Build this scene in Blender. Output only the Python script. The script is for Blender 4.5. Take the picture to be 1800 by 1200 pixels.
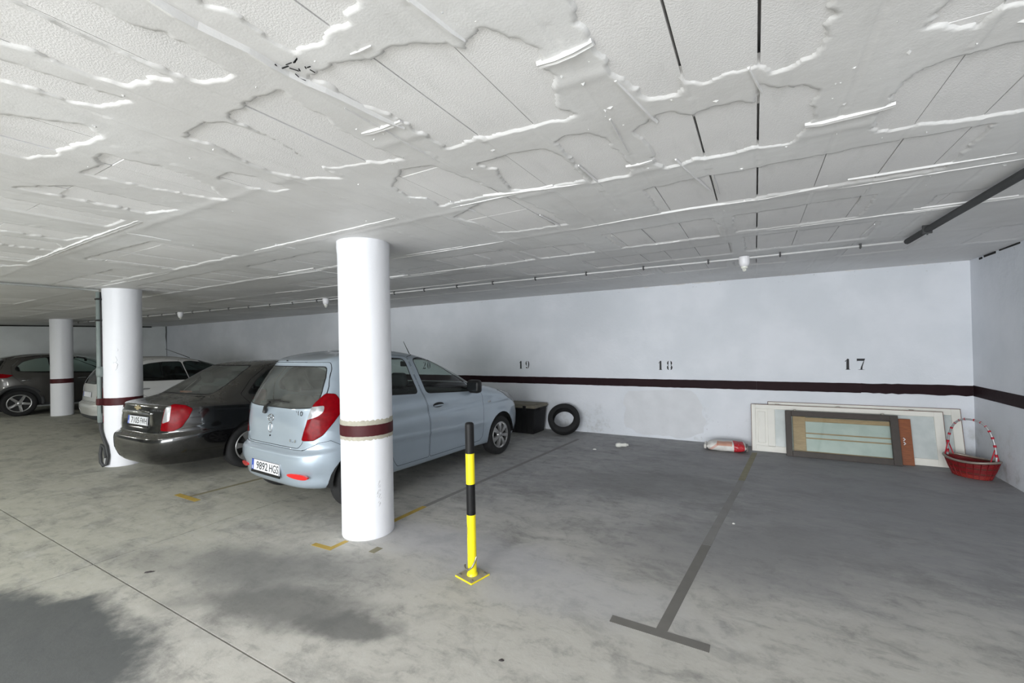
import bpy, bmesh, math, random
import numpy as np
from mathutils import Vector, Matrix
# ------------------------------------------------------------------ clean
for o in list(bpy.data.objects):
    bpy.data.objects.remove(o, do_unlink=True)
scene = bpy.context.scene
COL = scene.collection
R = math.radians
# ------------------------------------------------------------------ camera
CAMZ = 1.587
yaw, pitch, roll = 0.51371, 0.00741, -0.0213
fw = Vector((-math.sin(yaw)*math.cos(pitch), math.cos(yaw)*math.cos(pitch), math.sin(pitch)))
rt = Vector((math.cos(yaw), math.sin(yaw), 0.0)); up = rt.cross(fw)
r2 = math.cos(roll)*rt+math.sin(roll)*up; u2 = -math.sin(roll)*rt+math.cos(roll)*up
cam_data = bpy.data.cameras.new('camera'); cam = bpy.data.objects.new('camera', cam_data); COL.objects.link(cam)
cam_data.sensor_width = 36.0; cam_data.lens = 758.34/1800*36.0; cam_data.clip_start = 0.05; cam_data.clip_end = 200
cam.matrix_world = Matrix(((r2.x, u2.x, -fw.x, 0), (r2.y, u2.y, -fw.y, 0), (r2.z, u2.z, -fw.z, CAMZ), (0, 0, 0, 1)))
scene.camera = cam
# ------------------------------------------------------------------ world, exposure, daylight through the entrance
world = bpy.data.worlds.new('world'); scene.world = world; world.use_nodes = True
bg = world.node_tree.nodes['Background']; bg.inputs[0].default_value = (0.80, 0.88, 1.0, 1); bg.inputs[1].default_value = 1.0
vs = scene.view_settings
vs.view_transform = 'Standard'; vs.look = 'None'; vs.gamma = 1.0; vs.use_curve_mapping = False; vs.exposure = 0.35
H, D, XR = 2.5065, 7.354, 2.306          # ceiling, back wall, right wall
YF = -6.6                                # wall behind the camera, with the entrance in it
def area(name, loc, target, sx, sy, power, col):
    l = bpy.data.lights.new(name, 'AREA'); l.shape = 'RECTANGLE'; l.size = sx; l.size_y = sy; l.energy = power; l.color = col
    o = bpy.data.objects.new(name, l); COL.objects.link(o); o.location = loc
    o.rotation_euler = (Vector(target)-Vector(loc)).to_track_quat('-Z', 'Y').to_euler(); return o
area('entrance_daylight', (-1.4, YF+0.12, 1.15), (-1.4, 5, 1.15), 6.6, 2.1, 560, (0.95, 0.98, 1.0))
# unseen tubes added behind the camera for even soft light (their housings are built further down)
TUBES = [(-1.5, -1.6, 0.0), (-6.2, -1.8, 0.0), (-11.0, -1.8, 0.0), (-15.5, -1.0, 0.0), (0.9, -2.6, 0.0)]
for i, (x, y, a) in enumerate(TUBES):
    area('added_tube_light', (x, y, H-0.16), (x, y, 0), 1.2, 0.10, (58, 62, 62, 62, 60)[i], (1.0, 0.985, 0.95) if i in (0, 4) else (0.985, 1.0, 0.93))
# ------------------------------------------------------------------ materials
MATS = {}
def new_mat(name):
    m = bpy.data.materials.new(name); m.use_nodes = True; MATS[name] = m
    return m, m.node_tree, m.node_tree.nodes['Principled BSDF']
def srgb(r, g, b):
    f = lambda c: (c/255/12.92) if c/255 <= 0.04045 else ((c/255+0.055)/1.055)**2.4
    return (f(r), f(g), f(b), 1.0)
def simple(name, col, rough=0.5, metal=0.0, coat=0.0, spec=0.5, var=0.0, vscale=8.0, bump=0.0, bscale=60.0, emit=0.0):
    m, nt, b = new_mat(name)
    b.inputs['Base Color'].default_value = col; b.inputs['Roughness'].default_value = rough; b.inputs['Metallic'].default_value = metal
    b.inputs['Specular IOR Level'].default_value = spec
    if coat: b.inputs['Coat Weight'].default_value = coat; b.inputs['Coat Roughness'].default_value = 0.06
    tc = nt.nodes.new('ShaderNodeTexCoord')
    if var > 0:
        n = nt.nodes.new('ShaderNodeTexNoise'); n.inputs['Scale'].default_value = vscale; n.inputs['Detail'].default_value = 5
        nt.links.new(tc.outputs['Object'], n.inputs['Vector'])
        mx = nt.nodes.new('ShaderNodeMix'); mx.data_type = 'RGBA'
        mx.inputs[6].default_value = tuple(max(0, c*(1-var)) for c in col[:3])+(1,); mx.inputs[7].default_value = tuple(min(1, c*(1+var)) for c in col[:3])+(1,)
        nt.links.new(n.outputs['Fac'], mx.inputs[0]); nt.links.new(mx.outputs[2], b.inputs['Base Color'])
    if bump > 0:
        n2 = nt.nodes.new('ShaderNodeTexNoise'); n2.inputs['Scale'].default_value = bscale; n2.inputs['Detail'].default_value = 4
        nt.links.new(tc.outputs['Object'], n2.inputs['Vector'])
        bp = nt.nodes.new('ShaderNodeBump'); bp.inputs['Strength'].default_value = bump; bp.inputs['Distance'].default_value = 0.01
        nt.links.new(n2.outputs['Fac'], bp.inputs['Height']); nt.links.new(bp.outputs['Normal'], b.inputs['Normal'])
    if emit: b.inputs['Emission Color'].default_value = col; b.inputs['Emission Strength'].default_value = emit
    return m
def glass_mat(name, tint, refl=1.0, rough=0.02, dust=0.0, dcol=(0.3, 0.31, 0.29, 1)):
    m = bpy.data.materials.new(name); m.use_nodes = True; MATS[name] = m; nt = m.node_tree; nt.nodes.clear()
    out = nt.nodes.new('ShaderNodeOutputMaterial'); mix = nt.nodes.new('ShaderNodeMixShader')
    tr = nt.nodes.new('ShaderNodeBsdfTransparent'); tr.inputs[0].default_value = tint
    gl = nt.nodes.new('ShaderNodeBsdfGlossy'); gl.inputs['Roughness'].default_value = rough
    fr = nt.nodes.new('ShaderNodeFresnel'); gb = nt.nodes.new('ShaderNodeNewGeometry'); mr = nt.nodes.new('ShaderNodeMapRange')
    mr.inputs[3].default_value = 1.5; mr.inputs[4].default_value = 1/1.5; nt.links.new(gb.outputs['Backfacing'], mr.inputs[0]); nt.links.new(mr.outputs[0], fr.inputs['IOR'])   # thin pane: same from both sides
    ml = nt.nodes.new('ShaderNodeMath'); ml.operation = 'MULTIPLY'; ml.inputs[1].default_value = refl
    nt.links.new(fr.outputs[0], ml.inputs[0]); nt.links.new(ml.outputs[0], mix.inputs[0])
    if dust > 0:                           # a film of dust on the pane
        df = nt.nodes.new('ShaderNodeBsdfDiffuse'); df.inputs[0].default_value = dcol; m2 = nt.nodes.new('ShaderNodeMixShader'); g = NG(nt)
        g.put(m2.inputs[0], g.ramp(g.noise(g.n('ShaderNodeTexCoord').outputs['Object'], 5, 5, 0.6), 0.3, 0.7, dust*0.6, dust*1.3)); nt.links.new(tr.outputs[0], m2.inputs[1]); nt.links.new(df.outputs[0], m2.inputs[2]); src = m2
    else: src = tr
    nt.links.new(src.outputs[0], mix.inputs[1]); nt.links.new(gl.outputs[0], mix.inputs[2]); nt.links.new(mix.outputs[0], out.inputs[0])
    return m
class NG:                                  # tiny node-graph helper
    def __init__(s, nt): s.nt = nt
    def n(s, t, **kw):
        nd = s.nt.nodes.new(t)
        for k, v in kw.items(): setattr(nd, k, v)
        return nd
    def put(s, sock, v):
        if isinstance(v, bpy.types.NodeSocket): s.nt.links.new(v, sock)
        else: sock.default_value = v
    def math(s, op, a, b=0.0, clamp=False):
        nd = s.n('ShaderNodeMath', operation=op, use_clamp=clamp); s.put(nd.inputs[0], a); s.put(nd.inputs[1], b); return nd.outputs[0]
    def noise(s, vec, scale, detail=4, rough=0.55, dist=0.0):
        nd = s.n('ShaderNodeTexNoise'); s.put(nd.inputs['Vector'], vec); nd.inputs['Scale'].default_value = scale
        nd.inputs['Detail'].default_value = detail; nd.inputs['Roughness'].default_value = rough; nd.inputs['Distortion'].default_value = dist; return nd.outputs['Fac']
    def ramp(s, v, a, b, lo=0.0, hi=1.0):
        nd = s.n('ShaderNodeMapRange', interpolation_type='SMOOTHSTEP'); s.put(nd.inputs[0], v)
        nd.inputs[1].default_value = a; nd.inputs[2].default_value = b; nd.inputs[3].default_value = lo; nd.inputs[4].default_value = hi; return nd.outputs[0]
    def mix(s, f, a, b, mode='MIX'):
        nd = s.n('ShaderNodeMix', data_type='RGBA', blend_type=mode); s.put(nd.inputs[0], f); s.put(nd.inputs[6], a); s.put(nd.inputs[7], b); return nd.outputs[2]
    def mapv(s, vec, loc=(0, 0, 0), rot=(0, 0, 0), sc=(1, 1, 1)):
        nd = s.n('ShaderNodeMapping'); s.put(nd.inputs[0], vec); nd.inputs[1].default_value = loc; nd.inputs[2].default_value = rot; nd.inputs[3].default_value = sc; return nd.outputs[0]
    def bump(s, h, strength, dist=0.01, normal=None):
        nd = s.n('ShaderNodeBump'); nd.inputs['Strength'].default_value = strength; nd.inputs['Distance'].default_value = dist; s.put(nd.inputs['Height'], h)
        if normal is not None: s.nt.links.new(normal, nd.inputs['Normal'])
        return nd.outputs[0]
# ------------------------------------------------------------------ object helpers
def tag(o, label=None, cat=None, group=None, kind=None):
    if label: o['label'] = label
    if cat: o['category'] = cat
    if group: o['group'] = group
    if kind: o['kind'] = kind
    return o
def link(o, parent=None):
    COL.objects.link(o)
    if parent is not None: o.parent = parent
    return o
def empty(name, loc=(0, 0, 0), rz=0.0, parent=None):
    o = bpy.data.objects.new(name, None); o.empty_display_size = 0.1; o.location = loc; o.rotation_euler = (0, 0, rz); return link(o, parent)
def mesh(name, V, F, mat, parent=None, smooth=False, normals=None):
    me = bpy.data.meshes.new(name); me.from_pydata([tuple(map(float, v)) for v in V], [], [tuple(map(int, f)) for f in F]); me.update()
    return meshobj(name, me, mat, parent, smooth, normals)
def meshobj(name, me, mat, parent=None, smooth=False, normals=None):
    for m in (mat if isinstance(mat, (list, tuple)) else [mat]):
        me.materials.append(MATS[m] if isinstance(m, str) else m)
    if smooth: me.shade_smooth()
    if normals is not None: me.normals_split_custom_set_from_vertices(normals)
    return link(bpy.data.objects.new(name, me), parent)
def bmobj(name, bm, mat, parent=None, smooth=False):
    me = bpy.data.meshes.new(name); bm.normal_update(); bm.to_mesh(me); bm.free(); return meshobj(name, me, mat, parent, smooth)
def shared(name, src, parent=None, M=None):        # a copy that shares mesh data
    o = bpy.data.objects.new(name, src.data); link(o, parent)
    if M is not None: o.matrix_local = M
    return o
BOXF = [(0, 3, 2, 1), (4, 5, 6, 7), (0, 1, 5, 4), (1, 2, 6, 5), (2, 3, 7, 6), (3, 0, 4, 7)]
def boxv(x0, x1, y0, y1, z0, z1):
    return [(x0, y0, z0), (x1, y0, z0), (x1, y1, z0), (x0, y1, z0), (x0, y0, z1), (x1, y0, z1), (x1, y1, z1), (x0, y1, z1)]
def box(name, x0, x1, y0, y1, z0, z1, mat, parent=None, bevel=0.0, seg=2):
    bm = bmesh.new(); vs_ = [bm.verts.new(v) for v in boxv(x0, x1, y0, y1, z0, z1)]
    for f in BOXF: bm.faces.new([vs_[i] for i in f])
    if bevel > 0: bmesh.ops.bevel(bm, geom=bm.edges[:], offset=bevel, segments=seg, affect='EDGES', profile=0.5)
    return bmobj(name, bm, mat, parent, bevel > 0 and seg > 1)
def lathe(prof, n=32, axis='z', close=False):
    V, F = [], []; m = len(prof)
    for i in range(n):
        a = 2*math.pi*i/n; c, s = math.cos(a), math.sin(a)
        for (r, h) in prof:
            V.append((r*c, r*s, h) if axis == 'z' else ((r*c, h, r*s) if axis == 'y' else (h, r*c, r*s)))
    for i in range(n):
        j = (i+1) % n
        for k in range(m-1 if not close else m):
            l = (k+1) % m
            q = (i*m+k, j*m+k, j*m+l, i*m+l)
            F.append(q if axis != 'y' else q[::-1])
    return V, F
def tube(pts, r, n=8, closed=False, caps=True):
    P = [Vector(p) for p in pts]; m = len(P); V, F = [], []
    rr = r if isinstance(r, (list, tuple)) else [r]*m
    ref = None
    for i, p in enumerate(P):
        t = (P[(i+1) % m]-P[i-1]) if (closed or 0 < i < m-1) else (P[1]-P[0] if i == 0 else P[-1]-P[-2])
        t.normalize()
        if ref is None: ref = Vector((0, 0, 1)) if abs(t.z) < 0.9 else Vector((1, 0, 0))
        a = t.cross(ref).normalized(); b = a.cross(t).normalized(); ref = b
        for k in range(n):
            an = 2*math.pi*k/n; V.append(tuple(p+(a*math.cos(an)+b*math.sin(an))*rr[i]))
    for i in range(m if closed else m-1):
        j = (i+1) % m
        for k in range(n):
            l = (k+1) % n; F.append((i*n+k, i*n+l, j*n+l, j*n+k))
    if caps and not closed:
        F.append(tuple(range(n))); F.append(tuple(range((m-1)*n, m*n))[::-1])
    return V, F
def merge(*vf):
    V, F = [], []
    for v, f in vf:
        o = len(V); V += [tuple(x) for x in v]; F += [tuple(i+o for i in q) for q in f]
    return V, F
def xf(vf, M):
    return [tuple(M @ Vector(v)) for v in vf[0]], vf[1]
def prism(poly, d0, d1, plane='xz'):
    # polygon extruded along the third axis
    n = len(poly)
    def mk(a, b, d): return {'xz': (a, d, b), 'yz': (d, a, b), 'xy': (a, b, d)}[plane]
    V = [mk(a, b, d0) for a, b in poly]+[mk(a, b, d1) for a, b in poly]
    F = [tuple(range(n)), tuple(range(n, 2*n))[::-1]]+[(i, i+n, (i+1) % n+n, (i+1) % n) for i in range(n)]
    return V, F
def fix(o):                                 # consistent outward normals
    bm = bmesh.new(); bm.from_mesh(o.data); bmesh.ops.recalc_face_normals(bm, faces=bm.faces[:]); bm.to_mesh(o.data); bm.free(); return o
def islands(V, F):                          # split a mesh into its connected pieces
    par = list(range(len(V)))
    def fd(a):
        while par[a] != a: par[a] = par[par[a]]; a = par[a]
        return a
    for f in F:
        r0 = fd(f[0])
        for i in f[1:]: par[fd(i)] = r0
    grp = {}
    for f in F: grp.setdefault(fd(f[0]), []).append(f)
    out = []
    for fs in grp.values():
        ids = sorted({i for f in fs for i in f}); mp = {j: k for k, j in enumerate(ids)}; out.append((ids, [V[i] for i in ids], [tuple(mp[i] for i in f) for f in fs]))
    return out
def text_vf(s, size, ext=0.0, bold=0.0, font=None):
    c = bpy.data.curves.new('lettering', 'FONT'); c.body = s; c.size = size; c.extrude = ext; c.offset = bold; c.align_x = 'CENTER'; c.align_y = 'CENTER'; c.resolution_u = 3
    o = bpy.data.objects.new('lettering', c); COL.objects.link(o)
    dg = bpy.context.evaluated_depsgraph_get(); dg.update()
    me = bpy.data.meshes.new_from_object(o.evaluated_get(dg))
    V = [tuple(v.co) for v in me.vertices]; F = [tuple(p.vertices) for p in me.polygons]
    bpy.data.objects.remove(o, do_unlink=True); bpy.data.curves.remove(c); bpy.data.meshes.remove(me)
    return V, F
# lattice value noise for geometry
_rs = np.random.RandomState(7); _lat = _rs.rand(256, 256)
def vnoise(x, y):
    xi = np.floor(x).astype(int); yi = np.floor(y).astype(int); fx = x-xi; fy = y-yi
    fx = fx*fx*(3-2*fx); fy = fy*fy*(3-2*fy)
    g = lambda a, b: _lat[a % 256, b % 256]
    return (g(xi, yi)*(1-fx)+g(xi+1, yi)*fx)*(1-fy)+(g(xi, yi+1)*(1-fx)+g(xi+1, yi+1)*fx)*fy-0.5
def fbm(x, y, o=3):
    s = 0; a = 1.0
    for i in range(o): s = s+a*vnoise(x*2**i+17*i, y*2**i+31*i); a *= 0.5
    return s
# ================================================================== MATERIALS OF THE PLACE
def m_ceiling(name, stipple):
    m, nt, b = new_mat(name); g = NG(nt); pos = g.n('ShaderNodeNewGeometry').outputs['Position']
    big = g.noise(pos, 0.9, 4); st = g.noise(g.mapv(pos, sc=(6, 1.2, 6)), 2.0, 5)
    c = g.mix(g.ramp(big, 0.35, 0.7), srgb(214, 213, 212), srgb(228, 228, 228)) if not stipple else g.mix(g.ramp(big, 0.35, 0.7), srgb(224, 223, 223), srgb(235, 234, 234))
    c = g.mix(g.math('MULTIPLY', g.ramp(st, 0.5, 0.8), 0.25), c, srgb(188, 189, 188))
    g.put(b.inputs['Base Color'], c); b.inputs['Roughness'].default_value = 0.55 if not stipple else 0.8
    b.inputs['Specular IOR Level'].default_value = 0.3
    if stipple:
        n = g.bump(g.noise(pos, 170, 2, 0.5), 0.3, 0.005); n = g.bump(g.noise(pos, 420, 2), 0.2, 0.002, n)
    else:
        n = g.bump(g.noise(pos, 5, 5, 0.6), 0.15, 0.02); n = g.bump(g.noise(pos, 140, 3), 0.12, 0.004, n)
    nt.links.new(n, b.inputs['Normal'])
m_ceiling('plaster_smooth', False); m_ceiling('panel_stipple', True)
def m_wall(name, lo, hi):
    m, nt, b = new_mat(name); g = NG(nt); pos = g.n('ShaderNodeNewGeometry').outputs['Position']
    sep = g.n('ShaderNodeSeparateXYZ'); nt.links.new(pos, sep.inputs[0]); z = sep.outputs[2]
    c = g.mix(g.ramp(g.noise(pos, 1.3, 4), 0.35, 0.7), lo, hi)
    # scuffs low on the wall, crumbly stains along the top edge
    low = g.math('MULTIPLY', g.ramp(g.noise(pos, 3.2, 6, 0.7), 0.52, 0.72), g.ramp(z, 0.75, 0.10))
    c = g.mix(g.math('MULTIPLY', low, 0.55), c, srgb(160, 158, 150))
    sp = g.math('MULTIPLY', g.ramp(g.noise(pos, 22, 3, 0.6), 0.70, 0.76), g.ramp(z, 0.55, 0.02))
    c = g.mix(g.math('MULTIPLY', sp, 0.8), c, srgb(96, 94, 92))
    topz = g.math('MULTIPLY', g.ramp(g.noise(g.mapv(pos, sc=(1, 1, 2.5)), 14, 4, 0.7), 0.62, 0.72), g.ramp(z, H-0.16, H-0.02))
    c = g.mix(g.math('MULTIPLY', topz, 0.7), c, srgb(120, 118, 112))
    g.put(b.inputs['Base Color'], c); b.inputs['Roughness'].default_value = 0.6; b.inputs['Specular IOR Level'].default_value = 0.3
    n = g.bump(g.noise(pos, 5, 5, 0.6), 0.25, 0.03); n = g.bump(g.noise(pos, 70, 4), 0.2, 0.006, n); nt.links.new(n, b.inputs['Normal'])
m_wall('wall_white', srgb(221, 225, 231), srgb(231, 234, 240)); m_wall('wall_white_old', srgb(205, 209, 208), srgb(218, 222, 222))
def m_floor():
    m, nt, b = new_mat('concrete'); g = NG(nt); pos = g.n('ShaderNodeNewGeometry').outputs['Position']
    sep = g.n('ShaderNodeSeparateXYZ'); nt.links.new(pos, sep.inputs[0]); x, y = sep.outputs[0], sep.outputs[1]
    wob = g.n('ShaderNodeTexNoise'); nt.links.new(pos, wob.inputs['Vector']); wob.inputs['Scale'].default_value = 2.4; wob.inputs['Detail'].default_value = 6
    wv = g.n('ShaderNodeVectorMath', operation='MULTIPLY_ADD'); nt.links.new(wob.outputs['Color'], wv.inputs[0]); wv.inputs[1].default_value = (0.5, 0.5, 0); nt.links.new(pos, wv.inputs[2])
    wp = wv.outputs[0]
    n1 = g.noise(wp, 0.8, 8, 0.62, 0.3); n2 = g.noise(g.mapv(wp, rot=(0, 0, 0.4), sc=(1.0, 1.7, 1)), 1.7, 9, 0.70, 0.2); n3 = g.noise(pos, 7, 8, 0.72); n4 = g.noise(g.mapv(pos, rot=(0, 0, -0.5), sc=(1, 3.5, 1)), 3.0, 8, 0.72)
    # paler near the aisle, greyer towards the back bays, yellower on the left
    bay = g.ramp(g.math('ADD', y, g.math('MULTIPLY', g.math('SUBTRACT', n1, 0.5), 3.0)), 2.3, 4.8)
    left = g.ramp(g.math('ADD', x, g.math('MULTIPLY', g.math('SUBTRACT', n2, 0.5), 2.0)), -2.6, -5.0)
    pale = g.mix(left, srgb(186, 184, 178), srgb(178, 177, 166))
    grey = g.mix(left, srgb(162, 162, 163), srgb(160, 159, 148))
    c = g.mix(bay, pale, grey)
    c = g.mix(g.math('MULTIPLY', g.ramp(n2, 0.48, 0.66), 0.50), c, srgb(120, 120, 118))
    c = g.mix(g.math('MULTIPLY', g.ramp(n1, 0.52, 0.68), 0.45), c, srgb(112, 112, 112))
    c = g.mix(g.math('MULTIPLY', g.ramp(n4, 0.50, 0.34), 0.40), c, srgb(194, 193, 188))
    c = g.mix(g.math('MULTIPLY', g.ramp(n4, 0.54, 0.68), 0.40), c, srgb(108, 108, 106))
    c = g.mix(g.math('MULTIPLY', g.ramp(n3, 0.50, 0.70), 0.42), c, srgb(104, 104, 102))
    c = g.mix(g.math('MULTIPLY', g.ramp(n3, 0.47, 0.32), 0.30), c, srgb(200, 200, 196))
    # stains near the aisle, then broad darker and paler patches
    def blob(cx, cy, rx, ry, rot, col, amt, soft=0.35, base=c):
        v = g.mapv(wp, loc=(-cx-0.25, -cy-0.25, 0)); v = g.mapv(v, rot=(0, 0, -rot)); v = g.mapv(v, sc=(1/rx, 1/ry, 0))
        ln = g.n('ShaderNodeVectorMath', operation='LENGTH'); nt.links.new(v, ln.inputs[0])
        k = g.ramp(g.math('ADD', ln.outputs['Value'], g.math('MULTIPLY', g.math('SUBTRACT', g.noise(pos, 4.5, 6, 0.7), 0.5), 0.7)), 1.0+soft, 1.0-soft)
        return g.mix(g.math('MULTIPLY', k, amt), base, col)
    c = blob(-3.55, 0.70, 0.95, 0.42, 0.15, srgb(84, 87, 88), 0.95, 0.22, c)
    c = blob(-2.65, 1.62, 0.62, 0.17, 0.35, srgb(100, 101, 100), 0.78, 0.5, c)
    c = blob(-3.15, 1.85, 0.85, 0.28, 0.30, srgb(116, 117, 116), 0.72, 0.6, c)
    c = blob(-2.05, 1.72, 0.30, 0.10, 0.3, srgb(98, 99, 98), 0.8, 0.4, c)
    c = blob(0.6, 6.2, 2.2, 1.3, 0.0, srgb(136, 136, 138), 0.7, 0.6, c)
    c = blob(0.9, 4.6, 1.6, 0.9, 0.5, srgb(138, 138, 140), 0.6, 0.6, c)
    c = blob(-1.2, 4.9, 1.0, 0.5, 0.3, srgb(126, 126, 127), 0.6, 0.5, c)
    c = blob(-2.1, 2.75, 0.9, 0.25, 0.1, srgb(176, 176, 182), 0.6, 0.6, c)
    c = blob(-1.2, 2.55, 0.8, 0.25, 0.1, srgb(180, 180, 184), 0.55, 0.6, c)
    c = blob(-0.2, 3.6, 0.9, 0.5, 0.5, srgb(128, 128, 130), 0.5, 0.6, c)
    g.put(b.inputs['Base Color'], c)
    g.put(b.inputs['Roughness'], g.ramp(n2, 0.3, 0.7, 0.55, 0.78)); b.inputs['Specular IOR Level'].default_value = 0.35
    n = g.bump(g.noise(pos, 14, 6, 0.65), 0.18, 0.01); n = g.bump(g.noise(pos, 160, 3), 0.15, 0.002, n); nt.links.new(n, b.inputs['Normal'])
m_floor()
simple('joint_dark', srgb(34, 34, 33), 0.95, spec=0.1)
simple('stripe_maroon', srgb(70, 26, 30), 0.5, spec=0.25, var=0.25, vscale=6, bump=0.15, bscale=25)
simple('stripe_maroon_dark', srgb(38, 20, 24), 0.6, spec=0.15, var=0.3, vscale=6, bump=0.15, bscale=25)
simple('old_plaster', srgb(170, 166, 152), 0.8, var=0.25, vscale=30)
simple('number_black', srgb(22, 22, 26), 0.6)
simple('paint_yellow_worn', srgb(176, 150, 72), 0.7, var=0.25, vscale=14)
simple('paint_yellow_faint', srgb(132, 127, 104), 0.7, var=0.25, vscale=10)
simple('tape_grey', srgb(114, 112, 108), 0.65, var=0.15, vscale=9)
simple('tape_grey_faint', srgb(132, 131, 129), 0.7, var=0.18, vscale=7)
simple('column_white', srgb(236, 237, 242), 0.45, var=0.03, vscale=3, bump=0.2, bscale=18)
simple('void_dark', srgb(30, 30, 30), 0.9)
# ================================================================== FLOOR
floor = empty('floor'); tag(floor, kind='structure')
box('sub_base', -24, 3.2, YF-3, 9, -0.30, -0.03, 'joint_dark', floor)
XJ = [-24, -16.3, -10.35, -4.385, 3.2]; YJ = [YF-3, -4.7, 1.275, 9.0]
for i in range(len(XJ)-1):
    for j in range(len(YJ)-1):
        gj = 0.005
        gx_ = 0.008
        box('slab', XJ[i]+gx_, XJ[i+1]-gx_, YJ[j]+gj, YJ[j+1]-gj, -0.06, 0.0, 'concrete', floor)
def paint(name, poly, mat, z=0.0016):
    o = mesh(name, *prism(poly, -0.002, z, 'xy'), mat, floor); return fix(o)
paint('parking_line', [(-0.76, 2.47), (-0.76, 2.405), (-0.24, 2.395), (-0.24, 2.46)], 'tape_grey', 0.0018)
paint('parking_line', [(-0.515, 2.462), (-0.455, 2.462), (-0.335, 3.65), (-0.40, 3.65)], 'tape_grey')
paint('parking_line', [(-0.40, 3.66), (-0.335, 3.66), (-0.14, 5.5), (-0.205, 5.5)], 'tape_grey_faint')
paint('parking_line', [(-0.205, 5.51), (-0.14, 5.51), (-0.01, 6.95), (-0.075, 6.95)], 'paint_yellow_faint')
paint('parking_line', [(-3.17, 2.235), (-2.95, 2.245), (-2.95, 2.29), (-3.17, 2.28)], 'paint_yellow_worn', 0.0018)
paint('parking_line', [(-2.995, 2.29), (-2.95, 2.29), (-2.945, 2.42), (-2.99, 2.42)], 'paint_yellow_worn')
paint('parking_line', [(-2.945, 2.87), (-2.89, 2.87), (-2.87, 3.3), (-2.925, 3.3)], 'paint_yellow_worn')
paint('parking_line', [(-2.925, 3.31), (-2.87, 3.31), (-2.565, 6.76), (-2.62, 6.76)], 'tape_grey_faint')
paint('parking_line', [(-5.65, 2.315), (-5.20, 2.315), (-5.20, 2.375), (-5.65, 2.375)], 'paint_yellow_worn', 0.0018)
paint('parking_line', [(-5.455, 2.375), (-5.40, 2.375), (-5.0, 6.8), (-5.055, 6.8)], 'paint_yellow_faint')
paint('parking_line', [(-2.66, 2.37), (-2.60, 2.37), (-2.60, 2.46), (-2.66, 2.46)], 'paint_yellow_faint')
# ================================================================== WALLS
def wall(name, x0, x1, y0, y1, mat='wall_white', z1=None):
    o = box(name, x0, x1, y0, y1, -0.05, H+0.2 if z1 is None else z1, mat); tag(o, kind='structure'); return o
LC = Vector((-18.37, D)); LD = Vector((-0.28, -0.96)).normalized()       # the left wall swings towards the aisle
wall_back = wall('wall_back', -18.6, XR+0.2, D, D+0.25)
wall_right = wall('wall_right', XR, XR+0.25, YF-0.2, D+0.2)
n_ = Vector((LD.y, -LD.x)); e0 = LC-LD*0.4; e1 = LC+LD*(LC.y-YF+0.5)/abs(LD.y)
wall_left = mesh('wall_left', *prism([tuple(e0), tuple(e1), tuple(e1+n_*0.25), tuple(e0+n_*0.25)], -0.05, H+0.2, 'xy'), 'wall_white_old'); fix(wall_left); tag(wall_left, kind='structure')
DX0, DX1, DZ = -4.8, 2.0, 2.25                                           # vehicle entrance behind the camera
wall_front = empty('wall_front'); tag(wall_front, kind='structure')
box('wall_piece', -24, DX0, YF-0.25, YF, -0.05, H+0.2, 'wall_white_old', wall_front)
box('wall_piece', DX1, XR+0.25, YF-0.25, YF, -0.05, H+0.2, 'wall_white_old', wall_front)
box('lintel', DX0, DX1, YF-0.25, YF, DZ, H+0.2, 'wall_white_old', wall_front)
# maroon band: boards with fine seams
Z0, Z1 = 0.840, 0.970
def band(par, x0, x1, f, mat):
    rr = random.Random(3); x = x0; k = 0
    while x < x1-0.02:
        x2 = min(x1, x+1.22); f(x+0.0004, x2-0.0004, rr.uniform(-0.0012, 0.0012), mat, par); x = x2; k += 1
def fb(a, b_, dz, mat, par):
    # ragged top and bottom edges
    rr = random.Random(int(a*97)); n = max(3, int((b_-a)/0.06)); rough = 0.007 if a > 1.2 else 0.002
    top = [(a+(b_-a)*i/n, Z1+dz+rr.uniform(-rough, rough*0.5)) for i in range(n+1)]; bot = [(a+(b_-a)*i/n, Z0+dz+rr.uniform(-rough, rough)) for i in range(n+1)]
    fix(mesh('stripe', *prism(top+bot[::-1], D-0.006, D+0.01, 'xz'), mat, par))
band(wall_back, -18.3, XR-0.006, fb, 'stripe_maroon_dark')
def fr(a, b_, dz, mat, par): box('stripe', XR-0.006, XR+0.01, a, b_, Z0+dz, Z1+dz, mat, par)
band(wall_right, YF, D-0.006, fr, 'stripe_maroon_dark')
# rough render left by a blocked opening on the back wall, crumbling edge under the ceiling
def ragged(cx, cz, rx, rz, n, amp, seed, t0, mat, par, wob=3):
    rr = random.Random(seed); pts = []
    for i in range(n):
        a = 2*math.pi*i/n; k = 1+rr.uniform(-amp, amp)
        ca, sa = math.cos(a), math.sin(a); q = 4
        rad = (abs(ca)**q+abs(sa)**q)**(-1/q)
        pts.append((cx+rx*ca*rad*k, cz+rz*sa*rad*k))
    return fix(mesh('render_patch', *prism(pts, D-t0, D+0.01, 'xz'), mat, par))
simple('render_grey', srgb(219, 221, 225), 0.75, var=0.10, vscale=5, bump=0.4, bscale=14)
ragged(-1.35, 0.42, 0.62, 0.38, 40, 0.06, 4, 0.004, 'render_grey', wall_back)
rr = random.Random(12)
def crumbs(par):
    for i in range(26):
        x = rr.uniform(-3, 2.0) if i < 12 else rr.uniform(-17, -3); w = rr.uniform(0.06, 0.32); n = 9
        pts = [(x+w*k/n, H+0.02) for k in range(n+1)]+[(x+w*k/n, H-rr.uniform(0.003, 0.022)) for k in range(n, -1, -1)]
        fix(mesh('plaster_crumb', *prism(pts, D-rr.uniform(0.006, 0.02), D+0.01, 'xz'), 'plaster_smooth', par))
crumbs(wall_back)
cr = [(-18.30, H), (-18.29, 2.3), (-18.31, 2.15), (-18.30, 1.9), (-18.29, 1.2)]
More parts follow.
